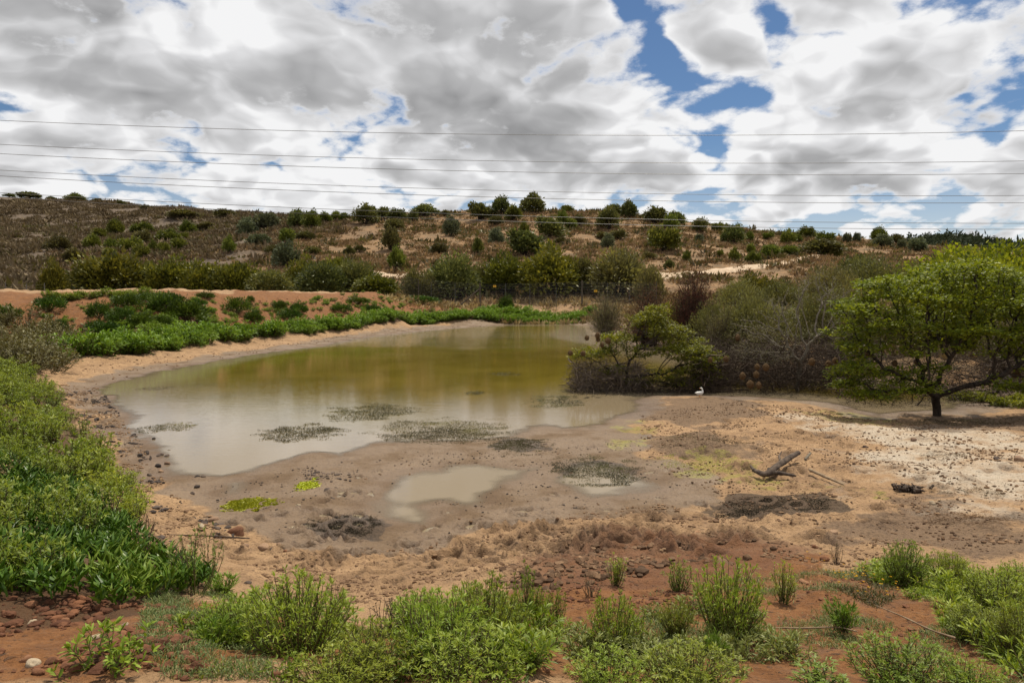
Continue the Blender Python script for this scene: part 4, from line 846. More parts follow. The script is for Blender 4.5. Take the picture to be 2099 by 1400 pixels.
# reddish twiggy shrub standing behind the flooded acacia, and its duller neighbours
def twiggy(px, py, Y, w, h, label, mats, seed, n=260, lf=True):
    """many thin stems that fan out from one foot, each forking into twigs, with a haze of tiny dry leaves"""
    q = at_y(px, py, Y); z = max(float(G(q[0], q[1])), -.2); s = Y / F; W, H = w * s / 2, float(at_y(px, py - h, Y)[2]) - z; r = np.random.default_rng(seed)
    e = link('twiggy_shrub', None, None, (q[0], q[1], z), label=label, cat='shrub', group='leafless twiggy shrubs by the pond'); g = Geo()
    u = unit(r.normal(size=(n, 3))); u[:, 2] = np.abs(u[:, 2]) + .15; tip = unit(u) * r.uniform(.6, 1.05, (n, 1)) * [W, W, H * .98]; k = 7; t = np.linspace(0, 1, k)[None, :, None]
    foot = r.normal(size=(n, 3)) * [W * .12, W * .12, 0]; mid = foot * .5 + tip * [.32, .32, .55]; P = foot[:, None] * (1 - t) ** 2 + 2 * mid[:, None] * t * (1 - t) + tip[:, None] * t ** 2 + r.normal(size=(n, k, 3)) * .012 * H
    V, Q = tubes(P, np.broadcast_to(np.linspace(.011, .004, k), (n, k)), 3); g.add(V, Q); m_ = 5; i = r.integers(2, k - 1, (n, m_)); b0 = P[np.arange(n)[:, None], i].reshape(-1, 3); ax = unit(np.repeat(tip - foot, m_, 0))
    d = unit(ax + r.normal(size=b0.shape) * .55 + [0, 0, .2]); L = (r.uniform(.10, .26, len(b0)) * H)[:, None, None]; tt = np.linspace(0, 1, 4)[None, :, None]; P2 = b0[:, None] + d[:, None] * L * tt + r.normal(size=(len(b0), 4, 3)) * .008 * H
    V, Q = tubes(P2, np.broadcast_to(np.linspace(.006, .003, 4), (len(b0), 4)), 3); g.add(V, Q); link('stems', g.mesh('stems', mats[0]), e)
    c = np.concatenate([P2[:, 1], P2[:, 2], P2[:, 3]]); c = np.repeat(c, 3, 0) + r.normal(size=(len(c) * 3, 3)) * .03; V, Q = quad_leaves(c, r.normal(size=c.shape) + [0, 0, .7], .07, .022, r); lg = Geo(); lg.add(V, Q, np.repeat(np.clip(r.normal(.5, .22, len(c)), 0, 1), 4)); link('leaves', lg.mesh('leaves', mats[1]), e)
twiggy(1420, 643, 36, 122, 106, 'rust red leafless shrub with upright twigs above the flooded acacia', (M['twig_dark'], M['rust']), 41, 420)
twiggy(1330, 690, 40, 130, 118, 'brownish grey twiggy shrub at the left foot of the rust red shrub', (M['twig_dark'], M['rust']), 42, 340)
twiggy(1245, 680, 52, 100, 86, 'greyish twiggy shrub on the far shore behind the flooded acacia', (M['twig'], M['thicket_grey']), 43, 300)
twiggy(1480, 700, 31, 110, 80, 'dull twiggy shrub between rust red shrub and bare tree', (M['twig'], M['thicket_grey']), 44, 300)
twiggy(1750, 730, 25, 120, 110, 'grey twiggy shrub between the bare tree and the leafy acacia', (M['twig'], M['thicket_grey']), 45, 300)
twiggy(1560, 735, 28.5, 110, 70, 'grey twiggy shrub behind the left limbs of the bare tree', (M['twig'], M['thicket_grey']), 46, 300)
twiggy(2060, 770, 22, 130, 120, 'grey twiggy shrub at the right edge behind the leafy acacia', (M['twig'], M['thicket_grey']), 47, 300)
# tangles of dead branches standing in the water
def tangle(px0, px1, py0, py1, Y0, Y1, n, seed, label, mat, hmax, thick=.007):
    rr_ = np.random.default_rng(seed); px = rr_.uniform(px0, px1, n); Y = rr_.uniform(Y0, Y1, n); x = (px - 1049.5) / F * Y * 1.0; z = np.maximum(G(x, Y), -.1)
    k = 6; L = rr_.uniform(.3, 1.2, n); a = rr_.uniform(0, 6.28, n); el = rr_.normal(.25, .5, n); d = np.stack([np.cos(a) * np.cos(el), np.sin(a) * np.cos(el), np.sin(el)], -1)
    c = np.stack([x, Y, z + hmax * rr_.random(n) ** 1.3], -1); s = np.linspace(-.5, .5, k); bow = rr_.normal(size=(n, 3)) * .28
    P = c[:, None] + d[:, None] * (L[:, None] * s)[..., None] + bow[:, None] * ((s ** 2) * 2)[None, :, None] * L[:, None, None] + rr_.normal(size=(n, k, 3)) * .025
    P[..., 2] = np.maximum(P[..., 2], -.12); R0 = thick * rr_.uniform(.5, 1.0, n) * (1 + 2.2 * (rr_.random(n) > .94)); V, Q = tubes(P, R0[:, None] * np.linspace(1.2, .45, k), 3)
    g = Geo(); g.add(V, Q); return link('dead_brushwood', g.mesh('dead_brushwood', mat), label=label, kind='stuff')
tangle(1430, 1740, 0, 0, 20.0, 25, 4200, 51, 'dark tangle of dead branches along the channel under the bare tree', M['twig_dark'], 1.25)
tangle(1175, 1320, 0, 0, 20.0, 22.4, 1500, 52, 'grey dead twigs in the water under the flooded acacia', M['twig'], .85)
tangle(1310, 1480, 0, 0, 20.0, 21.6, 700, 53, 'dead brown twigs at the water edge behind the white bird', M['twig_dark'], .42)
tangle(1730, 2140, 0, 0, 17.6, 22, 2000, 54, 'grey dead branches behind the trunk of the leafy acacia', M['twig_dark'], 1.25)
tangle(1400, 1700, 0, 0, 20.6, 25, 1400, 55, 'dark dead twigs between the flooded acacia and the bare tree', M['twig_dark'], 1.5)
tangle(1240, 1420, 0, 0, 35.0, 46.0, 500, 56, 'thin dry twigs round the foot of the brownish shrubs', M['twig'], 1.2)
scrubspots = scatter_px(420, [(1400, 700), (1750, 715), (2150, 735), (2150, 652), (1750, 648), (1420, 660)], r)
mass('undergrowth', scrubspots, OS, [M['olive'], M['stem']], 'olive undergrowth on the ground behind the flooded trees', r, .5, 1.1)
mass('undergrowth', scatter_px(60, [(1440, 655), (1760, 665), (1760, 640), (1440, 640)], r), FH, [M['herb_pale'], M['stem']], 'pale green undergrowth behind the dead branches', r, .5, .9)
mass('undergrowth', scatter_px(90, [(1500, 800), (1850, 812), (2140, 840), (2140, 822), (1850, 800), (1550, 786)], r), FH, [M['acacia'], M['stem']], 'low green undergrowth along the channel', r, .25, .5)

def limb(name, pts, radii, mat, label, cat, sides=9, seed=1, group=None, branches=()):
    """a rough log: bent tube with knots, broken ends and side stubs"""
    rr_ = np.random.default_rng(seed); pts = np.array(pts, float); k = 26; d = np.linspace(0, 1, len(pts)); s = np.linspace(0, 1, k)
    P = np.stack([np.interp(s, d, pts[:, i]) for i in range(3)], -1); kk = np.ones(5) / 5
    Pm = np.stack([np.convolve(np.pad(P[:, i], 2, 'edge'), kk, 'valid') for i in range(3)], -1); Rr = np.interp(s, d, radii) * .56 * (1 + rr_.normal(size=k) * .09)
    o = Pm[len(Pm) // 2].copy(); o[2] = Pm[:, 2].min(); g = Geo()
    def one(Pm, Rr, sides):
        V, Q = tubes(Pm[None] - o, Rr[None], sides); V = V.reshape(len(Pm), sides, 3); c = (Pm - o)[:, None]
        V = c + (V - c) * (1 + .16 * rr_.normal(size=(1, sides, 1)) + .07 * rr_.normal(size=(len(Pm), sides, 1))); V[-1] = V[-1] * .0 + c[-1] + (V[-1] - c[-1]) * .55; b = g.n
        g.add(V.reshape(-1, 3), Q); m_ = len(Pm)
        g.add(np.vstack([V[0], c[0] * 1.0, V[-1], c[-1]]), np.array([[j, (j + 1) % sides, sides] for j in range(sides)] + [[sides + 1 + (j + 1) % sides, sides + 1 + j, 2 * sides + 1] for j in range(sides)]))
    one(Pm, Rr, sides)
    for bp, br in branches:
        bp = np.array(bp, float); q = np.stack([np.interp(np.linspace(0, 1, 10), np.linspace(0, 1, len(bp)), bp[:, i]) for i in range(3)], -1); one(q, np.linspace(br[0], br[1], 10) * .68, 6)
    return link(name, g.mesh(name, mat, True), None, o, label=label, cat=cat, group=group)
gp = lambda x, y, dz=0.0: onground(x, y)[0] + np.array([0, 0, dz * .68])
limb('fallen_log', [gp(1545, 973, .10), gp(1570, 980, .06), gp(1590, 968, .12), gp(1615, 957, .19), gp(1640, 946, .24)], [.05, .09, .085, .075, .06], M['log'], 'dark weathered forked log lying on the mud flat', 'log', 9, 3, None,
     [([gp(1572, 974, .08), gp(1600, 976, .07), gp(1632, 980, .05)], (.05, .025)), ([gp(1600, 962, .16), gp(1596, 955, .24), gp(1602, 950, .3)], (.03, .012)), ([gp(1545, 973, .10), gp(1537, 968, .17)], (.04, .015))])
limb('stick', [gp(1658, 968, .07), gp(1690, 982, .06), gp(1732, 998, .04)], [.045, .04, .025], M['log_pale'], 'pale straight stick lying right of the dark log', 'stick', 7, 4)
limb('stick', [gp(1650, 946, .05), gp(1662, 938, .12)], [.035, .03], M['bark_grey'], 'short grey stub standing behind the dark log', 'stick', 7, 14)
limb('stick', [gp(340, 1098, .02), gp(420, 1102, .03), gp(470, 1104, .03), gp(515, 1106, .02)], [.008, .012, .02, .014], M['log'], 'thin dark stick on the sand in front of the big round stone', 'stick', 6, 5)
limb('stick', [gp(272, 925, .02), gp(280, 915, .03)], [.012, .010], M['log_pale'], 'small pale stick on the stony left shore', 'stick', 6, 6)
limb('stick', [gp(1790, 1245, .03), gp(1850, 1270, .03), gp(1910, 1300, .03), gp(1962, 1314, .02)], [.005, .008, .010, .014], M['log_pale'], 'long thin twig on red soil at lower right', 'stick', 5, 7)
limb('stick', [gp(1560, 1290, .02), gp(1640, 1295, .03), gp(1720, 1292, .03), gp(1760, 1300, .02)], [.004, .007, .007, .006], M['log_pale'], 'thin dry twig on red soil between two green tufts', 'stick', 5, 8)
limb('leaning_trunk', [at_z(2030, 812, .05), at_y(2055, 785, 19.2), at_y(2085, 755, 19.8), at_y(2112, 728, 20.4)], [.17, .16, .14, .12], M['bark'], 'thick dark trunk leaning to the right behind the acacia', 'trunk', 9, 9)
limb('leaning_trunk', [at_y(2085, 797, 19.4), at_y(2110, 770, 19.8), at_y(2150, 750, 20.2)], [.16, .15, .12], M['bark'], 'thick dark trunk half cut off by the right picture edge', 'trunk', 9, 19)
limb('dead_branch', [at_y(1738, 727, 19), at_y(1762, 716, 19.1), at_y(1784, 702, 19.2)], [.05, .06, .07], M['bark_grey'], 'bleached grey branch left of the acacia crown', 'branch', 8, 10)
limb('dead_branch', [at_y(1720, 812, 19.4), at_y(1738, 792, 19.5), at_y(1762, 770, 19.6)], [.012, .02, .025], M['log_pale'], 'pale thin branch slanting over the channel', 'branch', 6, 11)

# ------------------------------------------------------------------ stones, clods
def ico(sub=1):
    import bmesh
    b = bmesh.new(); bmesh.ops.create_icosphere(b, subdivisions=sub, radius=1.0); b.verts.ensure_lookup_table()
    V = np.array([v.co[:] for v in b.verts]); Fc = np.array([[v.index for v in f.verts] for f in b.faces]); b.free(); return V, Fc
I1, I2, I15 = ico(1), ico(3), ico(2)
def stone_mesh(name, seed, mat, rough=.16, flat=.62):
    r = np.random.default_rng(seed); V, Fc = I2; d = np.zeros(len(V))
    for k in range(7):
        w = unit(r.normal(size=3)); d += np.clip(V @ w - r.uniform(.45, .8), 0, 1) * -r.uniform(.35, .8)
    for k in range(5):
        w = r.normal(size=3) * 2.2; d += np.sin(V @ w + r.uniform(0, 6)) * rough * .28
    Vn = V * (1 + d)[:, None] * [1, .8, flat]; Vn[:, 2] += flat * .45
    g = Geo(); g.add(Vn, Fc, r.random()); return g.mesh(name, mat, True)
ST = {k: [stone_mesh('stone_' + k, 600 + 10 * j + i, M[k]) for i in range(4)] for j, k in enumerate(('rock', 'rock_dark', 'rock_pale', 'rock_red'))}
stones = [(482, 1096, 40, 'rock_red', 'biggest rounded orange stone at the left edge of the mud'), (465, 1083, 18, 'rock_dark', 'dark stone touching the left of the biggest rounded stone'), (442, 1086, 20, 'rock_dark', 'dark stone left of the biggest rounded stone'), (436, 1070, 26, 'rock', 'flat grey brown stone behind the biggest rounded stone'),
          (412, 1081, 18, 'rock_pale', 'pale grey stone leftmost in the row beside the biggest rounded stone'), (538, 1126, 26, 'rock', 'brown stone right of the thin dark stick'), (557, 1127, 12, 'rock_dark', 'small dark stone touching the brown stone below the mud'), (502, 1122, 18, 'rock', 'low brown stone just below the thin stick'), (584, 1130, 10, 'rock_red', 'small reddish stone right of the brown stone pair'),
          (585, 1168, 24, 'rock', 'flat brown stone alone on pale sand left of centre'), (507, 1196, 14, 'rock_dark', 'bluish dark stone on sand above the front shrubs'), (570, 1118, 12, 'rock', 'small stone behind the small dark stone'), (610, 1038, 12, 'rock_pale', 'pale round stone on mud right of the bright algae'), (670, 1006, 16, 'rock_dark', 'dark clump of stone right of the small green algae patch'),
          (393, 1012, 12, 'rock_dark', 'dark stone in the small left puddle, right one of two'), (403, 1000, 14, 'rock_dark', 'dark stone at the edge of the small left puddle'), (416, 978, 12, 'rock_dark', 'dark wet stone in the shallows, right of a twin'), (402, 978, 12, 'rock_dark', 'dark wet stone in the shallows, left of a twin'),
          (325, 935, 18, 'rock_dark', 'dark flat stone in the stone group at the left shoreline'), (322, 958, 16, 'rock_dark', 'dark stone low in the stone group at the left shoreline'), (343, 936, 12, 'rock_dark', 'dark stone standing in water right of the stone group'), (342, 952, 14, 'rock', 'brown stone in water beside the left stone group'), (345, 925, 9, 'rock_dark', 'small dark stone just off the left shore'), (314, 901, 10, 'rock_dark', 'small dark stone at the bend of the left shore'), (288, 945, 11, 'rock_dark', 'dark stone on damp sand left of the stone group'), (328, 968, 12, 'rock', 'brown stone nearest the water below the stone group'), (305, 975, 14, 'rock_dark', 'dark stone on sand under the stone group'), (290, 960, 9, 'rock', 'small brown stone on sand left of the shore stones'),
          (1914, 1033, 16, 'rock_pale', 'rounded pale stone on salt crust near the root stump'), (2092, 945, 26, 'rock', 'brown boulder on the salt crust at the right edge'), (1710, 1094, 20, 'rock', 'grey brown stone alone on sand right of centre'), (1693, 1150, 20, 'rock_red', 'reddish stone at the grass edge behind yellow flowers'), (1672, 1124, 18, 'rock_red', 'flat reddish stone on sand just above the grass'), (1650, 1196, 22, 'rock_red', 'orange stone among green tufts on red soil'), (1648, 1347, 20, 'rock_red', 'red brown stone on bare red soil at bottom right'), (1875, 904, 16, 'rock', 'brown stone on the sand above the salt crust'), (1775, 917, 14, 'rock', 'small brown stone at the left of the salt crust'),
          (2045, 941, 14, 'rock_dark', 'dark stone near the boulder on salt crust'), (1606, 865, 10, 'rock_dark', 'small dark stone on the upper flat'), (1480, 1082, 14, 'rock_red', 'reddish stone on sand below the dark mat'), (1556, 1098, 10, 'rock_dark', 'small dark stone on sand below the dark mat'), (1430, 1092, 12, 'rock_red', 'small red stone on the sand in the middle'),
          (193, 1310, 24, 'rock_pale', 'pale oval stone on red soil at lower left'), (65, 1175, 1, 'rock', ''), (62, 1367, 34, 'rock_pale', 'pale flat stone in the lower left corner'), (50, 1355, 26, 'rock_red', 'reddish stone touching the pale flat stone in the corner'), (62, 1278, 22, 'rock_pale', 'pale stone on red soil left below the ice plants'), (75, 1382, 30, 'rock_red', 'reddish stone at the bottom left corner'), (102, 1362, 28, 'rock_red', 'red stone right of the pale flat corner stone'), (565, 1386, 26, 'rock_red', 'brownish red stone at the bottom below the front shrub'), (588, 1388, 22, 'rock_red', 'red stone right beside the brownish red one at the bottom'),
          (1032, 1344, 18, 'rock_red', 'orange upright stone right of the big front shrub'), (815, 1172, 0, 'rock', ''), (60, 1245, 26, 'rock_red', 'reddish stone under the edge of the ice plants'), (255, 1245, 20, 'rock_red', 'reddish stone under the right edge of the ice plants'), (300, 1250, 18, 'rock_red', 'small reddish stone below the right ice plant edge'), (130, 1275, 18, 'rock_red', 'small red stone on the soil at lower left'), (245, 1312, 20, 'rock_red', 'orange red stone right of the pale oval stone'), (255, 1282, 14, 'rock_pale', 'small pale stone behind the orange red one'), (1120, 1375, 20, 'rock_red', 'red stone at the bottom right of centre'), (962, 1372, 0, 'rock', '')]
stones = [s for s in stones if s[4]]
S_ = np.array([s[:3] for s in stones], float); P = onground(S_[:, 0], S_[:, 1], fine=True)
for i, (px, py, w, k, lab) in enumerate(stones):
    p = P[i]; s = p[1] / F * w * .52
    link('stone', ST[k][i % 4], None, (p[0], p[1] + s * .4, p[2] - s * .12), i * 1.3, s, lab, 'stone', 'stones round the pond')
def lumps(name, n, poly, mat, lo, hi, seed, label, dens=None, sink=.25, shape=None, pw=3.2):
    r = np.random.default_rng(seed); C = scatter_px(n, poly, r)
    if dens: C = C[fbm(C[:, 0], C[:, 1], dens, 3) + r.normal(size=len(C)) * .06 > .04]
    n = len(C); V, Fc = shape or I1; s = .7 * (lo + (hi - lo) * r.random(n) ** pw); sh = r.uniform(.6, 1.3, (n, 1, 3)) * [1, 1, .6]
    W = V[None] * (1 + r.normal(size=(n, len(V), 1)) * (.2 if len(V) < 20 else .1)) * sh * s[:, None, None]; a = r.uniform(0, 6.28, n); c, q = np.cos(a)[:, None], np.sin(a)[:, None]
    W = np.stack([W[..., 0] * c - W[..., 1] * q, W[..., 0] * q + W[..., 1] * c, W[..., 2]], -1) + C[:, None] + np.stack([0 * s, 0 * s, s * sink], -1)[:, None]
    g = Geo(); g.add(W.reshape(-1, 3), (np.arange(n)[:, None, None] * len(V) + Fc).reshape(-1, 3), np.repeat(np.clip(r.normal(.5, .25, n), 0, 1), len(V))); link(name, g.mesh(name, mat, False), label=label, kind='stuff')
lumps('clods', 2600, [(1000, 1200), (1080, 1110), (1200, 1070), (1450, 1050), (1620, 1110), (1500, 1150), (1300, 1185), (1120, 1225)], M['clod'], .008, .07, 61, 'crumbled brown clods on the trodden shore', .7)
lumps('clods', 2600, [(450, 1120), (700, 1130), (950, 1110), (1100, 1060), (1350, 1030), (1500, 1060), (1200, 1150), (950, 1180), (700, 1230), (520, 1190)], M['clod'], .006, .045, 62, 'small clods strewn over the wet sand', .9)
lumps('pebbles', 3200, [(95, 790), (205, 800), (290, 905), (345, 990), (430, 1060), (520, 1130), (420, 1150), (330, 1110), (280, 1020), (200, 900)], M['rock_dark'], .012, .075, 63, 'dark pebbles along the left shore', .8)
lumps('clods', 4200, [(1300, 870), (1500, 830), (1750, 850), (2140, 870), (2140, 1130), (1850, 1110), (1600, 1050), (1420, 1000), (1330, 940)], M['clod'], .008, .05, 64, 'dark crumbs and debris on the sandy flat', .8)
lumps('clods', 2400, [(-100, 1230), (300, 1240), (480, 1270), (560, 1400), (-100, 1400)], M['clod_red'], .004, .05, 65, 'red clods on the soil at lower left', .5, .2, I15)
lumps('clods', 6500, [(1000, 1250), (1280, 1180), (1500, 1140), (1700, 1150), (2140, 1290), (2140, 1400), (800, 1400)], M['clod_red'], .004, .032, 66, 'red crumbs on the soil at lower right', .9)
lumps('clods', 7000, [(40, 630), (200, 615), (500, 617), (830, 618), (900, 636), (700, 652), (500, 668), (300, 690), (100, 705)], M['clod_red'], .02, .09, 67, 'stones and crumbs on the red dam face', .8)
lumps('crumbs', 6500, [(95, 780), (200, 795), (285, 905), (340, 990), (430, 1060), (520, 1120), (560, 1200), (420, 1190), (330, 1120), (280, 1030), (200, 905)], M['clod'], .008, .045, 161, 'brown crumbs and droppings on the left beach', .45, .25, None, 2.2)
lumps('crumbs', 9000, [(430, 1110), (700, 1135), (950, 1115), (1100, 1070), (1350, 1035), (1650, 1060), (1900, 1100), (1850, 1160), (1500, 1130), (1280, 1165), (1080, 1200), (900, 1240), (700, 1250), (520, 1210)], M['clod'], .006, .036, 162, 'brown crumbs strewn over the sand', .4, .25, None, 2.2)
lumps('crumbs', 12000, [(1310, 850), (1500, 822), (1750, 850), (2140, 860), (2140, 1140), (1850, 1110), (1600, 1060), (1420, 1010), (1330, 940)], M['clod'], .007, .034, 163, 'dark crumbs strewn over the pale flat', .45, .25, None, 2.0)
lumps('crumbs', 2500, [(130, 745), (300, 727), (500, 700), (700, 684), (900, 668), (1150, 658), (1150, 664), (900, 676), (700, 698), (500, 727), (300, 762), (200, 790)], M['clod'], .02, .07, 164, 'dark crumbs along the far beach', .8, .25, None, 2.4)
lumps('mud_lumps', 420, [(610, 960), (720, 960), (760, 1030), (720, 1050), (640, 1000)], M['rock_dark'], .012, .05, 68, 'dark mud lumps round the small algae patch', .5)
lumps('mud_lumps', 3200, [(420, 1000), (700, 945), (1060, 905), (1300, 900), (1420, 1000), (1200, 1065), (950, 1120), (700, 1140), (480, 1080)], M['rock_dark'], .004, .03, 70, 'dark crumbs on the wet flat', .5)
lumps('mud_lumps', 500, [(780, 930), (1060, 900), (1200, 930), (1250, 1040), (900, 1080), (700, 1050)], M['clod'], .008, .035, 69, 'small mud lumps on the wet flat', .6)

# root stump on the right flat
def root_stump():
    p = gp(1865, 1008); r = np.random.default_rng(71); n = 46; k = 6
    a = r.uniform(0, 6.28, n); L = r.uniform(.06, .2, n); d = np.stack([np.cos(a), np.sin(a) * .7, r.uniform(-.05, .6, n)], -1); s = np.linspace(0, 1, k)
    P = r.normal(size=(n, 1, 3)) * [.13, .07, .02] + [0, 0, .09] + d[:, None] * (L[:, None] * s)[..., None] + r.normal(size=(n, k, 3)) * .022; P[..., 2] = np.maximum(P[..., 2], .005)
    V, Q = tubes(P, (r.uniform(.018, .05, n))[:, None] * np.linspace(1, .3, k), 5); g = Geo(); g.add(V, Q)
    link('root_stump', g.mesh('root_stump', M['log'], True), None, p - [0, 0, .02], 0.0, .68, label='knotted dark root stump on the sandy flat near pale stone', cat='stump')
root_stump()

# ------------------------------------------------------------------ weed mats
def mat_(name, cx, cy, rx, ry, n, mat, label, cat, L=.05, W=.012, zlift=.0, seed=1, lean=.5, ang=0.0, edge=.35):
    n = int(n * 2.2); r = np.random.default_rng(seed); c = onground(cx, cy)[0] if zlift >= 0 else at_z(cx, cy, 0.0); c[2] = max(c[2], 0.0)
    a_ = at_z(cx - rx, cy, c[2]); b_ = at_z(cx + rx, cy, c[2]); f_ = at_z(cx, cy - ry, c[2]); n_ = at_z(cx, cy + ry, c[2]); wx, wy = (b_ - a_)[0] / 2, (f_ - n_)[1] / 2; c[1] = (f_[1] + n_[1]) / 2
    t = r.uniform(0, 6.28, n); q = np.sqrt(r.random(n)); wob = 1 + .13 * np.sin(t * 3 + seed) + .08 * np.sin(t * 7 + 2 * seed); q = q * wob * 1.12; fr = None
    x = np.cos(t) * q * wx; y = np.sin(t) * q * wy; qe = q + fbm(x + seed * 7.7, y * 2, max(wx * .45, .2), 4) * .75; fr = r.random(n) > sstep(qe, .55, 1.1); gap = fbm(x + seed * 3.1, y, max(wx * .3, .15), 3) + r.normal(size=n) * .2 > -.40; x, y = x[fr & gap], y[fr & gap]; m_ = len(x)
    X, Y = c[0] + x, c[1] + y; z = np.maximum(G(X, Y), 0.0) + .002
    P = np.stack([X - c[0], Y - c[1], z - c[2]], -1); D = r.normal(size=(m_, 3)) * [1, 1, .25] + [0, 0, lean]
    V, Q = quad_leaves(P, D, L * .5 * r.uniform(.5, 1.3, m_), W * .62 * r.uniform(.6, 1.4, m_), r)
    tt = np.clip(.4 + fbm(X, Y, .8, 3) * .8 + r.normal(size=m_) * .16, 0, 1); g = Geo(); g.add(V, Q, np.repeat(tt, 4)); st_ = cat == 'debris'; link(name, g.mesh(name, mat), None, c, label=label, cat=None if st_ else cat, group=None if st_ else 'weed mats in and beside the pond', kind='stuff' if st_ else None)
mat_('weed_mat', 765, 845, 98, 17, 5200, M['weed'], 'dark speckled weed mat floating in the middle of the pond', 'weed mat', .07, .014, -1, 1, .4)
mat_('weed_mat', 1140, 823, 62, 14, 3600, M['weed'], 'dark weed mat in water near the flooded acacia', 'weed mat', .07, .014, -1, 2, .4)
mat_('weed_mat', 612, 888, 92, 18, 3600, M['weed'], 'greenish weed mat on water left of centre', 'weed mat', .07, .016, -1, 3, .4)
mat_('weed_mat', 338, 877, 62, 11, 1500, M['weed'], 'thin greenish weed streak near the left shore', 'weed mat', .06, .014, -1, 4, .4)
mat_('weed_mat', 905, 884, 150, 27, 8500, M['weed'], 'largest dark weed mat where pond meets mud', 'weed mat', .06, .013, -1, 5, .4)
mat_('weed_mat', 925, 892, 100, 18, 5000, M['olive'], 'olive brown weed on the near side of the largest mat', 'weed mat', .05, .013, 0, 6, .5)
mat_('weed_mat', 1060, 913, 64, 20, 4800, M['olive'], 'olive brown weed mat on mud right of the largest mat', 'weed mat', .05, .012, 0, 7, .5)
mat_('weed_mat', 1222, 968, 96, 30, 8000, M['weed'], 'dark weed mat round the right puddle', 'weed mat', .05, .011, 0, 8, .4)
mat_('weed_mat', 320, 797, 40, 5, 400, M['weed'], 'faint weed streak in dark water near the far left shore', 'weed mat', .08, .016, -1, 9, .4)
mat_('weed_mat', 975, 806, 22, 4, 420, M['weed'], 'tiny dark weed patch in the olive water', 'weed mat', .08, .016, -1, 10, .4)
mat_('weed_mat', 1035, 767, 34, 4, 420, M['weed'], 'faint weed patch farthest out in the pond', 'weed mat', .09, .018, -1, 11, .4)
mat_('dry_weed_mat', 700, 1080, 72, 28, 4200, M['weed_dark'], 'dark brown dried weed mat on mud left of centre', 'weed mat', .09, .008, 0, 12, .3)
mat_('dry_weed_mat', 1585, 1033, 135, 28, 9000, M['weed_dark'], 'long blackish dried mat on sand below the dark log', 'weed mat', .045, .010, 0, 13, .3)
mat_('algae_patch', 513, 1036, 54, 17, 9000, M['weed_green'], 'bright yellow green algae patch on wet mud', 'algae', .06, .05, 0, 14, .03)
mat_('algae_patch', 630, 996, 26, 11, 1100, M['weed_green'], 'small bright algae patch near dark mud lumps', 'algae', .06, .045, 0, 15, .03)
mat_('algae_patch', 618, 1081, 24, 8, 500, M['rock_pale'], 'pale dried algae scrap beside the brown dried mat', 'algae', .035, .02, 0, 16, .05)
mat_('algae_patch', 1425, 950, 95, 20, 2600, M['weed_green'], 'yellow green algae spread left of the dark log', 'algae', .035, .012, 0, 17, .1)
mat_('debris_heap', 1430, 905, 110, 18, 1800, M['dry_dark_and_shaded'], 'low heap of dry twigs and straw on the upper flat', 'debris', .12, .008, 0, 18, .25)
mat_('debris_heap', 1985, 1010, 70, 16, 900, M['dry_dark_and_shaded'], 'strewn straw on the salt crust at right', 'debris', .09, .007, 0, 19, .15)
mat_('debris_heap', 1990, 1065, 100, 20, 1200, M['dry'], 'strewn dry straw below the salt crust', 'debris', .09, .006, 0, 20, .15)
mat_('debris_heap', 1940, 935, 50, 8, 500, M['dry_dark_and_shaded'], 'small dark heap of straw on the salt crust', 'debris', .09, .008, 0, 21, .2)
mat_('debris_heap', 1990, 862, 130, 9, 2600, M['dry_dark_and_shaded'], 'dark leaf litter under the leafy acacia', 'debris', .08, .02, 0, 22, .2)

# ------------------------------------------------------------------ foreground plants
HT = {}
def herb_t(key, *a, mat='herb', stem='stem', n=3):
    HT[key] = [(herb_geo(700 + 31 * len(HT) + i, *a), mat, stem) for i in range(n)]
    HT[key] = [(g, [M[m_], M[s_]], g) for g, m_, s_ in HT[key]]
def plant(key, i, name, px, py, w, h, label, cat='plant', group='green plants on the near bank'):
    """a plant as wide and as high as it shows, standing on the ground at a pixel"""
    g, mats, _ = HT[key][i % len(HT[key])]
    if not hasattr(g, 'lv'):
        # stems and leaves become two parts
        lg, sg = Geo(), Geo(); V = np.concatenate(g.v); t = np.concatenate(g.t)
        for dst, want in ((lg, 0), (sg, 1)):
            fs = [f for f, m_ in zip(g.f, g.mi) if len(m_) and m_[0] == want]; used = np.unique(np.concatenate([f.ravel() for f in fs])); mp = np.zeros(len(V), int); mp[used] = np.arange(len(used))
            dst.v = [V[used]]; dst.t = [t[used]]; dst.n = len(used); dst.f = [mp[f] for f in fs]; dst.mi = [np.zeros(len(f)) for f in fs]
        g.lv = lg.mesh(name + '_leaves', mats[0]); g.sv = sg.mesh(name + '_stems', mats[1]); g.ext = (np.abs(V[:, :2]).max(0).mean(), V[:, 2].max())
    p = onground(px, py)[0]; D = math.hypot(p[1], CAMZ - p[2]); s = D / F; sx = w * s * .52 / g.ext[0]; sz = h * s / g.ext[1] * 1.06
    e = link(name, None, None, p - [0, 0, .01], i * 1.9, (sx, sx, sz), label, cat, group); link('leaves', g.lv, e); link('stems', g.sv, e); return e
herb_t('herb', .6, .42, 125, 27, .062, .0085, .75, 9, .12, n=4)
herb_t('thin', .6, .18, 28, 24, .062, .009, .8, 8, .15, n=3)
herb_t('broad', .4, .32, 26, 12, .085, .022, .7, 6, .1, mat='bank', n=2)
herb_t('upright', .4, .20, 40, 8, .14, .014, 1.6, 4, .05, mat='bank', n=2)
herb_t('twig', .6, .22, 11, 11, .05, .014, .9, 5, .35, mat='herb_pale', n=2)
herb_t('dead', .5, .2, 26, 10, .025, .010, .8, 6, .4, mat='dry_dark_and_shaded', stem='twig', n=2)
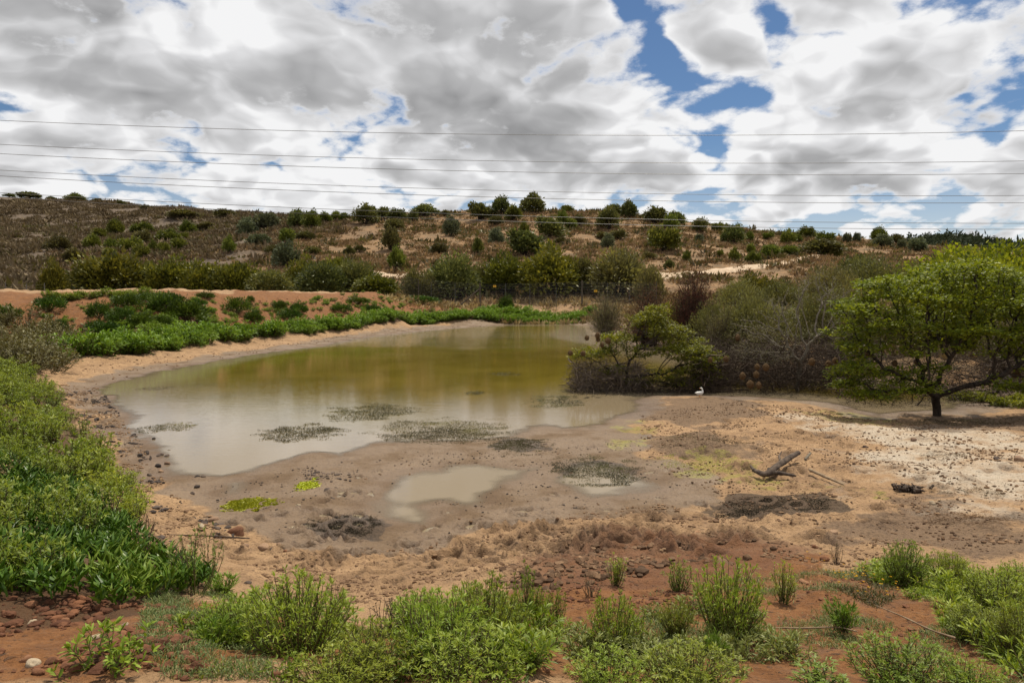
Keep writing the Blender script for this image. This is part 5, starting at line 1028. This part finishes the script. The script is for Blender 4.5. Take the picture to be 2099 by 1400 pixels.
fore = [('herb', 'green_shrub', 610, 1345, 215, 165, 'big willow-leaved green shrub in front, left of centre'), ('herb', 'green_shrub', 480, 1325, 150, 100, 'green shrub left of the big willow-leaved front shrub'), ('herb', 'green_shrub', 760, 1395, 190, 110, 'green shrub at the bottom between the two big front shrubs'),
        ('herb', 'green_shrub', 900, 1370, 210, 150, 'widest bright green shrub at the bottom centre'), ('herb', 'green_shrub', 1000, 1335, 170, 150, 'tall green shrub right part of the centre clump'), ('herb', 'green_shrub', 860, 1290, 120, 80, 'low green shrub behind the widest centre shrub'), ('thin', 'green_shrub', 1078, 1270, 60, 115, 'tall thin green plant at the right end of the centre clump'),
        ('herb', 'green_shrub', 960, 1410, 240, 110, 'green shrub cut by the bottom edge in the centre'), ('herb', 'green_shrub', 700, 1420, 200, 90, 'green shrub cut by the bottom edge, left of centre'), ('thin', 'green_shrub', 1140, 1280, 50, 80, 'sparse green seedling right of the centre clump'), ('herb', 'green_shrub', 1105, 1268, 60, 60, 'small green plant at the foot of the tall thin plant'),
        ('thin', 'green_shrub', 1261, 1200, 46, 66, 'lone small green plant on the trodden slope'), ('thin', 'green_shrub', 1390, 1212, 66, 70, 'small bushy plant second along the slope'), ('herb', 'green_shrub', 1492, 1308, 150, 155, 'big round green shrub on red soil right of centre'), ('herb', 'green_shrub', 1262, 1352, 130, 130, 'green shrub on red soil left of the big round one'),
        ('herb', 'green_shrub', 1385, 1300, 80, 70, 'low pale plant touching the left of the big round shrub'), ('thin', 'green_shrub', 1605, 1232, 60, 80, 'thin green plant right of the big round shrub'), ('upright', 'green_tuft', 1728, 1290, 90, 62, 'tuft of upright bright green leaves on red soil'), ('herb', 'green_shrub', 1855, 1190, 100, 80, 'bright green plant at the back right of the grassy slope'),
        ('herb', 'green_shrub', 1945, 1192, 90, 62, 'low green plant right of the back right plant'), ('herb', 'green_shrub', 2050, 1255, 150, 90, 'green plant group at the right edge of the slope'), ('herb', 'green_shrub', 2090, 1210, 90, 60, 'small green plant at the far right of the slope'), ('herb', 'green_shrub', 2085, 1330, 120, 90, 'green plant cut by the right edge near the bottom'), ('herb', 'green_shrub', 1850, 1410, 220, 95, 'green plant cut by the bottom edge at right'),
        ('herb', 'green_shrub', 1250, 1415, 170, 80, 'green plant cut by the bottom edge right of the centre clump'), ('herb', 'green_shrub', 1420, 1420, 200, 90, 'green plant cut by the bottom edge below the big round shrub'), ('broad', 'green_shrub', 218, 1390, 180, 100, 'broad-leaved green plant on red soil at lower left'), ('twig', 'green_shrub', 400, 1215, 100, 130, 'tall sparse leafy plant at the right end of the ice plants'),
        ('twig', 'green_shrub', 428, 1190, 60, 110, 'second sparse leafy plant on the edge of the sand'), ('upright', 'green_tuft', 440, 1335, 110, 70, 'dark grassy tuft left of the front shrubs'), ('upright', 'green_tuft', 455, 1215, 80, 40, 'grassy tuft in front of the sparse leafy plants'), ('twig', 'green_shrub', 168, 905, 40, 60, 'sparse green weed on the sand of the left shore'), ('twig', 'green_shrub', 192, 935, 36, 50, 'small sparse weed at the edge of the left herbs'),
        ('upright', 'green_tuft', 1465, 1355, 70, 60, 'low green tuft below the big round shrub'), ('upright', 'green_tuft', 1610, 1330, 60, 26, 'tiny tuft on red soil at bottom right'), ('thin', 'green_shrub', 1680, 1420, 120, 60, 'thin green plant cut by the bottom edge at right'), ('herb', 'green_shrub', 2000, 1300, 110, 60, 'low green plant inside the right edge group'), ('herb', 'green_shrub', 1985, 1420, 130, 70, 'green plant at the bottom near the right corner')]
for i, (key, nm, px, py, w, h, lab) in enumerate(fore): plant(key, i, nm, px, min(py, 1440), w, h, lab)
for i, (px, py, w, h, lab) in enumerate([(1212, 1228, 40, 48, 'dead grey twiggy plant on the trodden slope'), (790, 1300, 70, 75, 'dead grey flower heads behind the centre shrubs, right'), (690, 1275, 46, 75, 'dead grey flower heads beside the big front shrub'), (1715, 1155, 26, 45, 'dead brown plant standing by the reddish stone'), (375, 1190, 60, 80, 'brown dead stems among the sparse leafy plants'), (300, 1100, 40, 50, 'brown dead stems at the edge of the left bank'), (820, 1285, 60, 60, 'small dead grey twigs behind the widest centre shrub')]):
    plant('dead', i, 'dead_plant', px, py, w, h, lab, 'dead plant', 'dead plants on the near bank')

LW = [herb_geo(760 + i, .12, .12, 24, 12, .045, .007, .8, 6, .1) for i in range(4)]
mass('low_herbs', scatter_px(45, [(400, 1270), (520, 1240), (700, 1290), (860, 1240), (1090, 1235), (1150, 1290), (1120, 1400), (420, 1400)], r), LW, [M['herb'], M['stem']], 'low green growth between the front shrubs', r, .6, 1.4)
mass('low_herbs', scatter_px(34, [(1180, 1330), (1380, 1250), (1560, 1250), (1640, 1330), (1560, 1400), (1180, 1400)], r), LW, [M['herb_pale'], M['stem']], 'pale low growth round the big round shrub on red soil', r, .4, 1.1)
mass('low_herbs', scatter_px(36, [(1780, 1170), (1960, 1150), (2140, 1215), (2140, 1400), (2000, 1330), (1900, 1240)], r), LW, [M['herb'], M['stem']], 'low green growth on the right slope', r, .5, 1.3)
def grass(name, n, poly, mat, h, seed, label, dens=.6, thr=.0, w=.004, lean=.55):
    r = np.random.default_rng(seed); C = scatter_px(n, poly, r); C = C[fbm(C[:, 0], C[:, 1], dens, 3) + r.normal(size=len(C)) * .07 > thr]; n = len(C)
    D = r.normal(size=(n, 3)) * [lean, lean, .1] + [0, 0, 1.0]; V, A, B_, C_ = long_leaves(C - [0, 0, .005], D, h * .75 * r.uniform(.5, 1.3, n), w * .8, r, .35)
    t = np.repeat(np.clip(r.normal(.45, .25, n), 0, 1), 6); g = Geo(); g.add(V, A, t); g.f += [B_, C_]; g.mi += [np.zeros(len(B_)), np.zeros(len(C_))]; link(name, g.mesh(name, mat), label=label, kind='stuff')
grass('grass', 16000, [(300, 1210), (470, 1210), (560, 1290), (560, 1400), (330, 1400), (280, 1330)], M['grass'], .07, 81, 'short fine grass on the soil at lower left', .5, -.16)
grass('grass', 60000, [(1290, 1230), (1420, 1190), (1640, 1170), (1800, 1150), (1960, 1170), (2140, 1260), (2140, 1400), (1800, 1340), (1600, 1380), (1300, 1400)], M['grass'], .07, 82, 'patchy grass on the red slope at lower right', .7, .02)
grass('grass', 16000, [(1780, 1145), (1960, 1140), (2140, 1220), (2140, 1400), (1980, 1300), (1880, 1210)], M['herb'], .085, 83, 'lusher grass towards the right edge', .6, -.16, .006)
grass('grass', 9000, [(800, 1280), (1100, 1250), (1160, 1300), (1100, 1400), (400, 1400), (500, 1330)], M['herb'], .07, 84, 'grass between the front shrubs', .5, -.05, .005)
grass('dry_straw', 2600, [(1500, 1150), (1900, 1150), (2050, 1300), (1700, 1350), (1350, 1330)], M['dry'], .09, 85, 'dry straw lying on the red slope', .6, .04, .0035, 2.2)
def yellow_flowers():
    r = np.random.default_rng(91); g = Geo(); C = np.vstack([scatter_px(46, [(1690, 1180), (1780, 1165), (1850, 1215), (1800, 1235), (1720, 1210)], r), scatter_px(10, [(1640, 1140), (1800, 1145), (1800, 1160), (1650, 1155)], r)])
    C = C + np.column_stack([np.zeros((len(C), 2)), r.uniform(.03, .10, len(C))])
    for c in C:
        a = np.arange(7) / 7 * 6.28 + r.random(); D = np.stack([np.cos(a), np.sin(a), np.full(7, .45)], -1); V, Q = quad_leaves(np.repeat(c[None], 7, 0), D, .010, .006, r); g.add(V, Q, r.random())
    link('yellow_flowers', g.mesh('yellow_flowers', M['flower']), label='small yellow flowers dotted over the grassy slope', kind='stuff')
    grass('flower_foliage', 3000, [(1680, 1180), (1790, 1165), (1860, 1215), (1800, 1240), (1710, 1215)], M['olive'], .07, 92, 'low olive foliage under the yellow flowers', .5, -.1, .006)
yellow_flowers()

# ------------------------------------------------------------------ weaver nests
def nest_mesh():
    r = np.random.default_rng(95); u = np.linspace(0, 1, 11); prof = np.array([.02, .25, .45, .7, .92, 1.0, .97, .85, .62, .45, .36]); zz = np.array([1.25, 1.12, .98, .72, .4, .05, -.3, -.6, -.82, -.95, -1.02]); sides = 14
    th = np.arange(sides) / sides * 6.28; V = np.stack([prof[:, None] * np.cos(th), prof[:, None] * np.sin(th) * .85, np.repeat(zz[:, None], sides, 1)], -1); V += r.normal(size=V.shape) * .03
    i, j = np.meshgrid(np.arange(10), np.arange(sides), indexing='ij'); Q = np.stack([i * sides + j, i * sides + (j + 1) % sides, (i + 1) * sides + (j + 1) % sides, (i + 1) * sides + j], -1).reshape(-1, 4)
    g = Geo(); g.add(V, Q); n = 260; d = unit(r.normal(size=(n, 3))); P = d * [1.0, .85, .95]; P[:, 2] -= .0
    D = np.cross(d, r.normal(size=d.shape)) + d * .25; LV, LQ = quad_leaves(P, D, .55, .05, r); g.add(LV, LQ, .7); return g.mesh('weaver_nest', M['nest'])
NM = nest_mesh()
nests = [(1203, 693, 26.0, 9, 'nest hanging at the upper left of the flooded acacia'), (1225, 688, 26.0, 11, 'upper nest of the pair left in the flooded acacia'), (1226, 696, 26.1, 9, 'lower nest of the pair left in the flooded acacia'), (1246, 699, 26.0, 11, 'nest right of the pair in the flooded acacia'), (1234, 707, 26.2, 9, 'dark nest below the pair in the flooded acacia'), (1169, 724, 26.0, 10, 'leftmost nest at the tip of the flooded acacia branch'), (1195, 725, 26.1, 10, 'nest right beside the leftmost one'),
         (1456, 738, 25.3, 10, 'nest at the right side of the flooded acacia'), (1488, 736, 25.2, 11, 'orange brown nest between flooded acacia and brushwood'), (1512, 692, 26.5, 11, 'pale nest high in the left twigs of the bare tree'), (1552, 752, 24.0, 11, 'nest upper of the group low in the dark brushwood'), (1570, 753, 24.0, 13, 'big orange nest in the low brushwood group'), (1522, 771, 23.8, 13, 'nest left in the low brushwood group'), (1550, 768, 23.8, 12, 'nest central in the low brushwood group'), (1538, 788, 23.6, 14, 'lowest left nest hanging above the channel'), (1555, 790, 23.5, 12, 'lowest right nest hanging above the channel'),
         (1664, 742, 23.0, 13, 'orange nest in green leaves left of the acacia'), (1698, 746, 22.6, 12, 'dark nest left below the acacia crown'), (1712, 740, 22.4, 12, 'dark nest with pointed top left of the acacia'), (1756, 742, 21.6, 13, 'dark nest under the left edge of the acacia'), (1746, 775, 21.8, 15, 'bright orange nest low left of the acacia'), (1780, 724, 21.4, 14, 'brown nest inside the left acacia crown'), (1730, 668, 22.5, 14, 'reddish nest at the upper left of the acacia'), (1834, 745, 20.6, 11, 'nest in shade left of the acacia trunk'), (1880, 742, 20.5, 12, 'dark nest hanging near the acacia trunk'), (2082, 766, 21.0, 16, 'reddish brown nest at the right below the acacia crown')]
for i, (px, py, Y, w, lab) in enumerate(nests):
    Y *= .765; q = at_y(px, py, Y); s = w * Y / F * .52; link('weaver_nest', NM, None, q, i * 1.1, (s, s, s * 1.05), lab, 'nest', 'woven bird nests hanging in the trees')

# ------------------------------------------------------------------ white bird at the water edge
def bird():
    p = gp(1434, 814); e = link('white_duck', None, None, p, R_(0), .64, 'white duck standing upright on the mud at the water edge', 'duck')
    # spine from tail over body and neck to the head, elliptical rings
    sp = np.array([[-.21, 0, .20], [-.17, 0, .19], [-.11, 0, .175], [-.03, 0, .165], [.05, 0, .175], [.105, 0, .205], [.13, 0, .25], [.125, 0, .30], [.11, 0, .345], [.095, 0, .385], [.07, 0, .405], [.04, 0, .40], [.02, 0, .395]])
    rw = np.array([.012, .035, .07, .09, .085, .06, .038, .028, .025, .03, .034, .026, .012]); rh = np.array([.01, .025, .06, .085, .085, .065, .045, .03, .026, .03, .032, .026, .012]); n = len(sp); sides = 12
    T = unit(np.gradient(sp, axis=0)); Yv = np.array([0, 1.0, 0]); Nn = np.cross(T, np.broadcast_to(Yv, T.shape)); th = np.arange(sides) / sides * 6.28
    V = sp[:, None] + rw[:, None, None] * np.cos(th)[None, :, None] * Yv + rh[:, None, None] * np.sin(th)[None, :, None] * Nn[:, None]
    i, j = np.meshgrid(np.arange(n - 1), np.arange(sides), indexing='ij'); Q = np.stack([i * sides + j, i * sides + (j + 1) % sides, (i + 1) * sides + (j + 1) % sides, (i + 1) * sides + j], -1).reshape(-1, 4)
    g = Geo(); g.add(V.reshape(-1, 3), Q); g.add(np.vstack([V[0], sp[:1], V[-1], sp[-1:]]), np.array([[a, (a + 1) % sides, sides] for a in range(sides)] + [[sides + 1 + a, sides + 1 + (a + 1) % sides, 2 * sides + 1] for a in range(sides)]))
    link('body', g.mesh('duck_body', M['feather'], True), e)
    def tube_part(name, pts, rad, mat, par=e, sides=6):
        g = Geo(); V, Q = tubes(np.array(pts, float)[None], np.array(rad, float)[None], sides); g.add(V, Q); return link(name, g.mesh(name, mat, True), par)
    tube_part('beak', [(.028, 0, .397), (.0, 0, .39), (-.025, 0, .382)], [.016, .011, .004], M['beak'])
    for s in (-1, 1):
        w = Geo(); V2, F2 = I2; wv = V2 * [.115, .018, .05] + [-.04, .082 * s, .19]; wv[:, 1] -= s * np.clip(-wv[:, 0] - .05, 0, 1) * .45; w.add(wv, F2); link('wing', w.mesh('wing', M['feather'], True), e)
        g = Geo(); g.add(V2 * .006 + [.055, .031 * s, .412], F2); link('eye', g.mesh('eye', M['black'], True), e)
        lg = tube_part('leg', [(.0, .04 * s, .11), (-.005, .04 * s, .06), (.0, .04 * s, .008)], [.014, .009, .009], M['beak'])
        f = Geo(); f.add([(.0 - .02, .04 * s, .006), (.05, .04 * s - .03, .003), (.06, .04 * s, .005), (.05, .04 * s + .03, .003), (.02, .04 * s, .016)], np.array([[0, 1, 4], [1, 2, 4], [2, 3, 4], [3, 0, 4]])); link('foot', f.mesh('foot', M['beak']), lg)
bird()

# ------------------------------------------------------------------ fence
def post(name, base, h, rad, par, mat, sides=8, lean=(0, 0)):
    g = Geo(); P = np.array([[0, 0, -.3], [lean[0] * .5, lean[1] * .5, h * .5], [lean[0], lean[1], h]]); V, Q = tubes(P[None], np.array([[rad, rad * .97, rad * .93]]), sides); g.add(V, Q); b = len(V) - sides
    g.add(np.vstack([V[b:], P[-1:] + [0, 0, rad * .15]]), np.array([[a, (a + 1) % sides, sides] for a in range(sides)])); return link(name, g.mesh(name, mat, True), par, base)
fx = [(760, 614, 85), (858, 616, 84.5), (984, 620, 83.5), (1193, 629, 81.5), (1345, 635, 80)]
o = at_y(984, 620, 83.5); o[2] = float(G(o[0], o[1])); fence = link('wire_fence', None, None, o, label='tall wire game fence on timber posts between pond and thicket', cat='fence')
fb = [at_y(*p) for p in fx]; fb = [np.array([q[0], q[1], float(G(q[0], q[1]))]) for q in fb]
for i, q in enumerate(fb): post('post', q - o, 3.1 if i != 1 else 2.8, .10 if i in (2, 3) else .06, fence, M['post'])
for px in (806, 884, 933, 1036, 1086, 1140, 1245, 1290):
    xs = [p[0] for p in fx]; Yd = np.interp(px, xs, [p[2] for p in fx]); q = at_y(px, 615, Yd); q[2] = float(G(q[0], q[1])); post('dropper', q - o, 2.8, .025, fence, M['wire'], 5)
bt = fb[2] - o; q = at_y(938, 611, 83); q[2] = float(G(q[0], q[1])); bb = q - o
g = Geo(); V, Q = tubes(np.array([[bb + [0, 0, .0], bt + [0, 0, 2.45]]]), np.array([[.085, .075]]), 8); g.add(V, Q); link('brace', g.mesh('brace', M['post'], True), fence)
for k in range(16):
    h = .15 + k * .185; pts = [];
    for a in range(len(fb) - 1):
        for s in np.linspace(0, 1, 8)[:-1 if a < len(fb) - 2 else None]: pts.append(fb[a] * (1 - s) + fb[a + 1] * s - o + np.array([0, 0, h - .03 * math.sin(math.pi * s)]))
    g = Geo(); V, Q = tubes(np.array([pts]), np.full((1, len(pts)), .005), 4); g.add(V, Q); link('fence_wire', g.mesh('fence_wire', M['wire']), fence)
def sign(px, py, Y, lab):
    q = at_y(px, py, Y); e = link('warning_sign', None, None, q, 0.0, 1.25, label=lab, cat='sign', group='yellow signs on the fence')
    def box(nm, w, h, d, c, m_):
        x, z = w / 2, h / 2; V = np.array([(a * x + c[0], b * d / 2 + c[1], f * z + c[2]) for a in (-1, 1) for b in (-1, 1) for f in (-1, 1)]); g = Geo(); g.add(V, np.array([[0, 1, 3, 2], [4, 6, 7, 5], [0, 4, 5, 1], [2, 3, 7, 6], [0, 2, 6, 4], [1, 5, 7, 3]])); return link(nm, g.mesh(nm, m_), e)
    box('plate', .30, .21, .012, (0, 0, 0), M['yellow']); box('bottom_print', .22, .03, .004, (0, -.009, -.055), M['black'])
    g = Geo(); g.add([(-.05, -.010, .01), (.05, -.010, .01), (0, -.010, .095), (-.05, -.0065, .01), (.05, -.0065, .01), (0, -.0065, .095)], np.array([[0, 1, 2], [3, 5, 4]])); g.add([(0, 0, 0)] * 0, np.zeros((0, 3))) ; link('triangle_print', g.mesh('triangle_print', M['redp']), e)
sign(1014, 587, 83, 'yellow sign on the fence right of the braced post'); sign(1221, 597, 81, 'yellow sign on the fence right of the lone dark post'); sign(807, 584, 84.6, 'yellow sign on the fence above the low yellow-tinged bush')
# short fence seen behind the left end of the dam
q0 = at_y(0, 606, 60); q0[2] = float(G(q0[0], q0[1])); f2 = link('wire_fence', None, None, q0, label='low wire fence behind the left end of the dam', cat='fence'); e2 = []
for px in (-30, 12, 55, 92):
    q = at_y(px, 606, 60); q[2] = float(G(q[0], q[1])); e2.append(q); post('post', q - q0, 1.3, .03, f2, M['wire'], 6)
for k in range(5):
    g = Geo(); V, Q = tubes(np.array([[q - q0 + [0, 0, .2 + .24 * k] for q in e2]]), np.full((1, 4), .006), 4); g.add(V, Q); link('fence_wire', g.mesh('fence_wire', M['wire']), f2)

# ------------------------------------------------------------------ power lines
WN = ['top', 'second', 'third', 'fourth', 'fifth', 'sixth', 'lowest']
for k, ys in enumerate([(247, 272, 277, 269), (296, 325, 333, 331), (315, 346, 356, 357), (349, 382, 397.5, 401.5), (361, 395, 412.5, 416), (395, 431, 450.5, 458.5), (404, 442, 463, 470.5)]):
    Y = 52.0 + (0, 1.4, .4, 1.6, .2, 1.2, .6)[k]; A_ = np.array([at_y(px, py, Y) for px, py in zip((0, 700, 1400, 2099), ys)]); c = np.polyfit(A_[:, 0], A_[:, 2], 2); x = np.linspace(-70, 70, 70)
    P = np.stack([x, np.full(70, Y), np.polyval(c, x)], -1); m0 = P[35].copy(); g = Geo(); V, Q = tubes((P - m0)[None], np.full((1, 70), .019), 5); g.add(V, Q)
    link('power_line', g.mesh('power_line', M['cable'], True), None, m0, label=(f'{WN[k]} power line wire crossing the sky' if k in (0, 6) else f'{WN[k]} power line wire from the top crossing the sky'), cat='wire', group='power line wires')
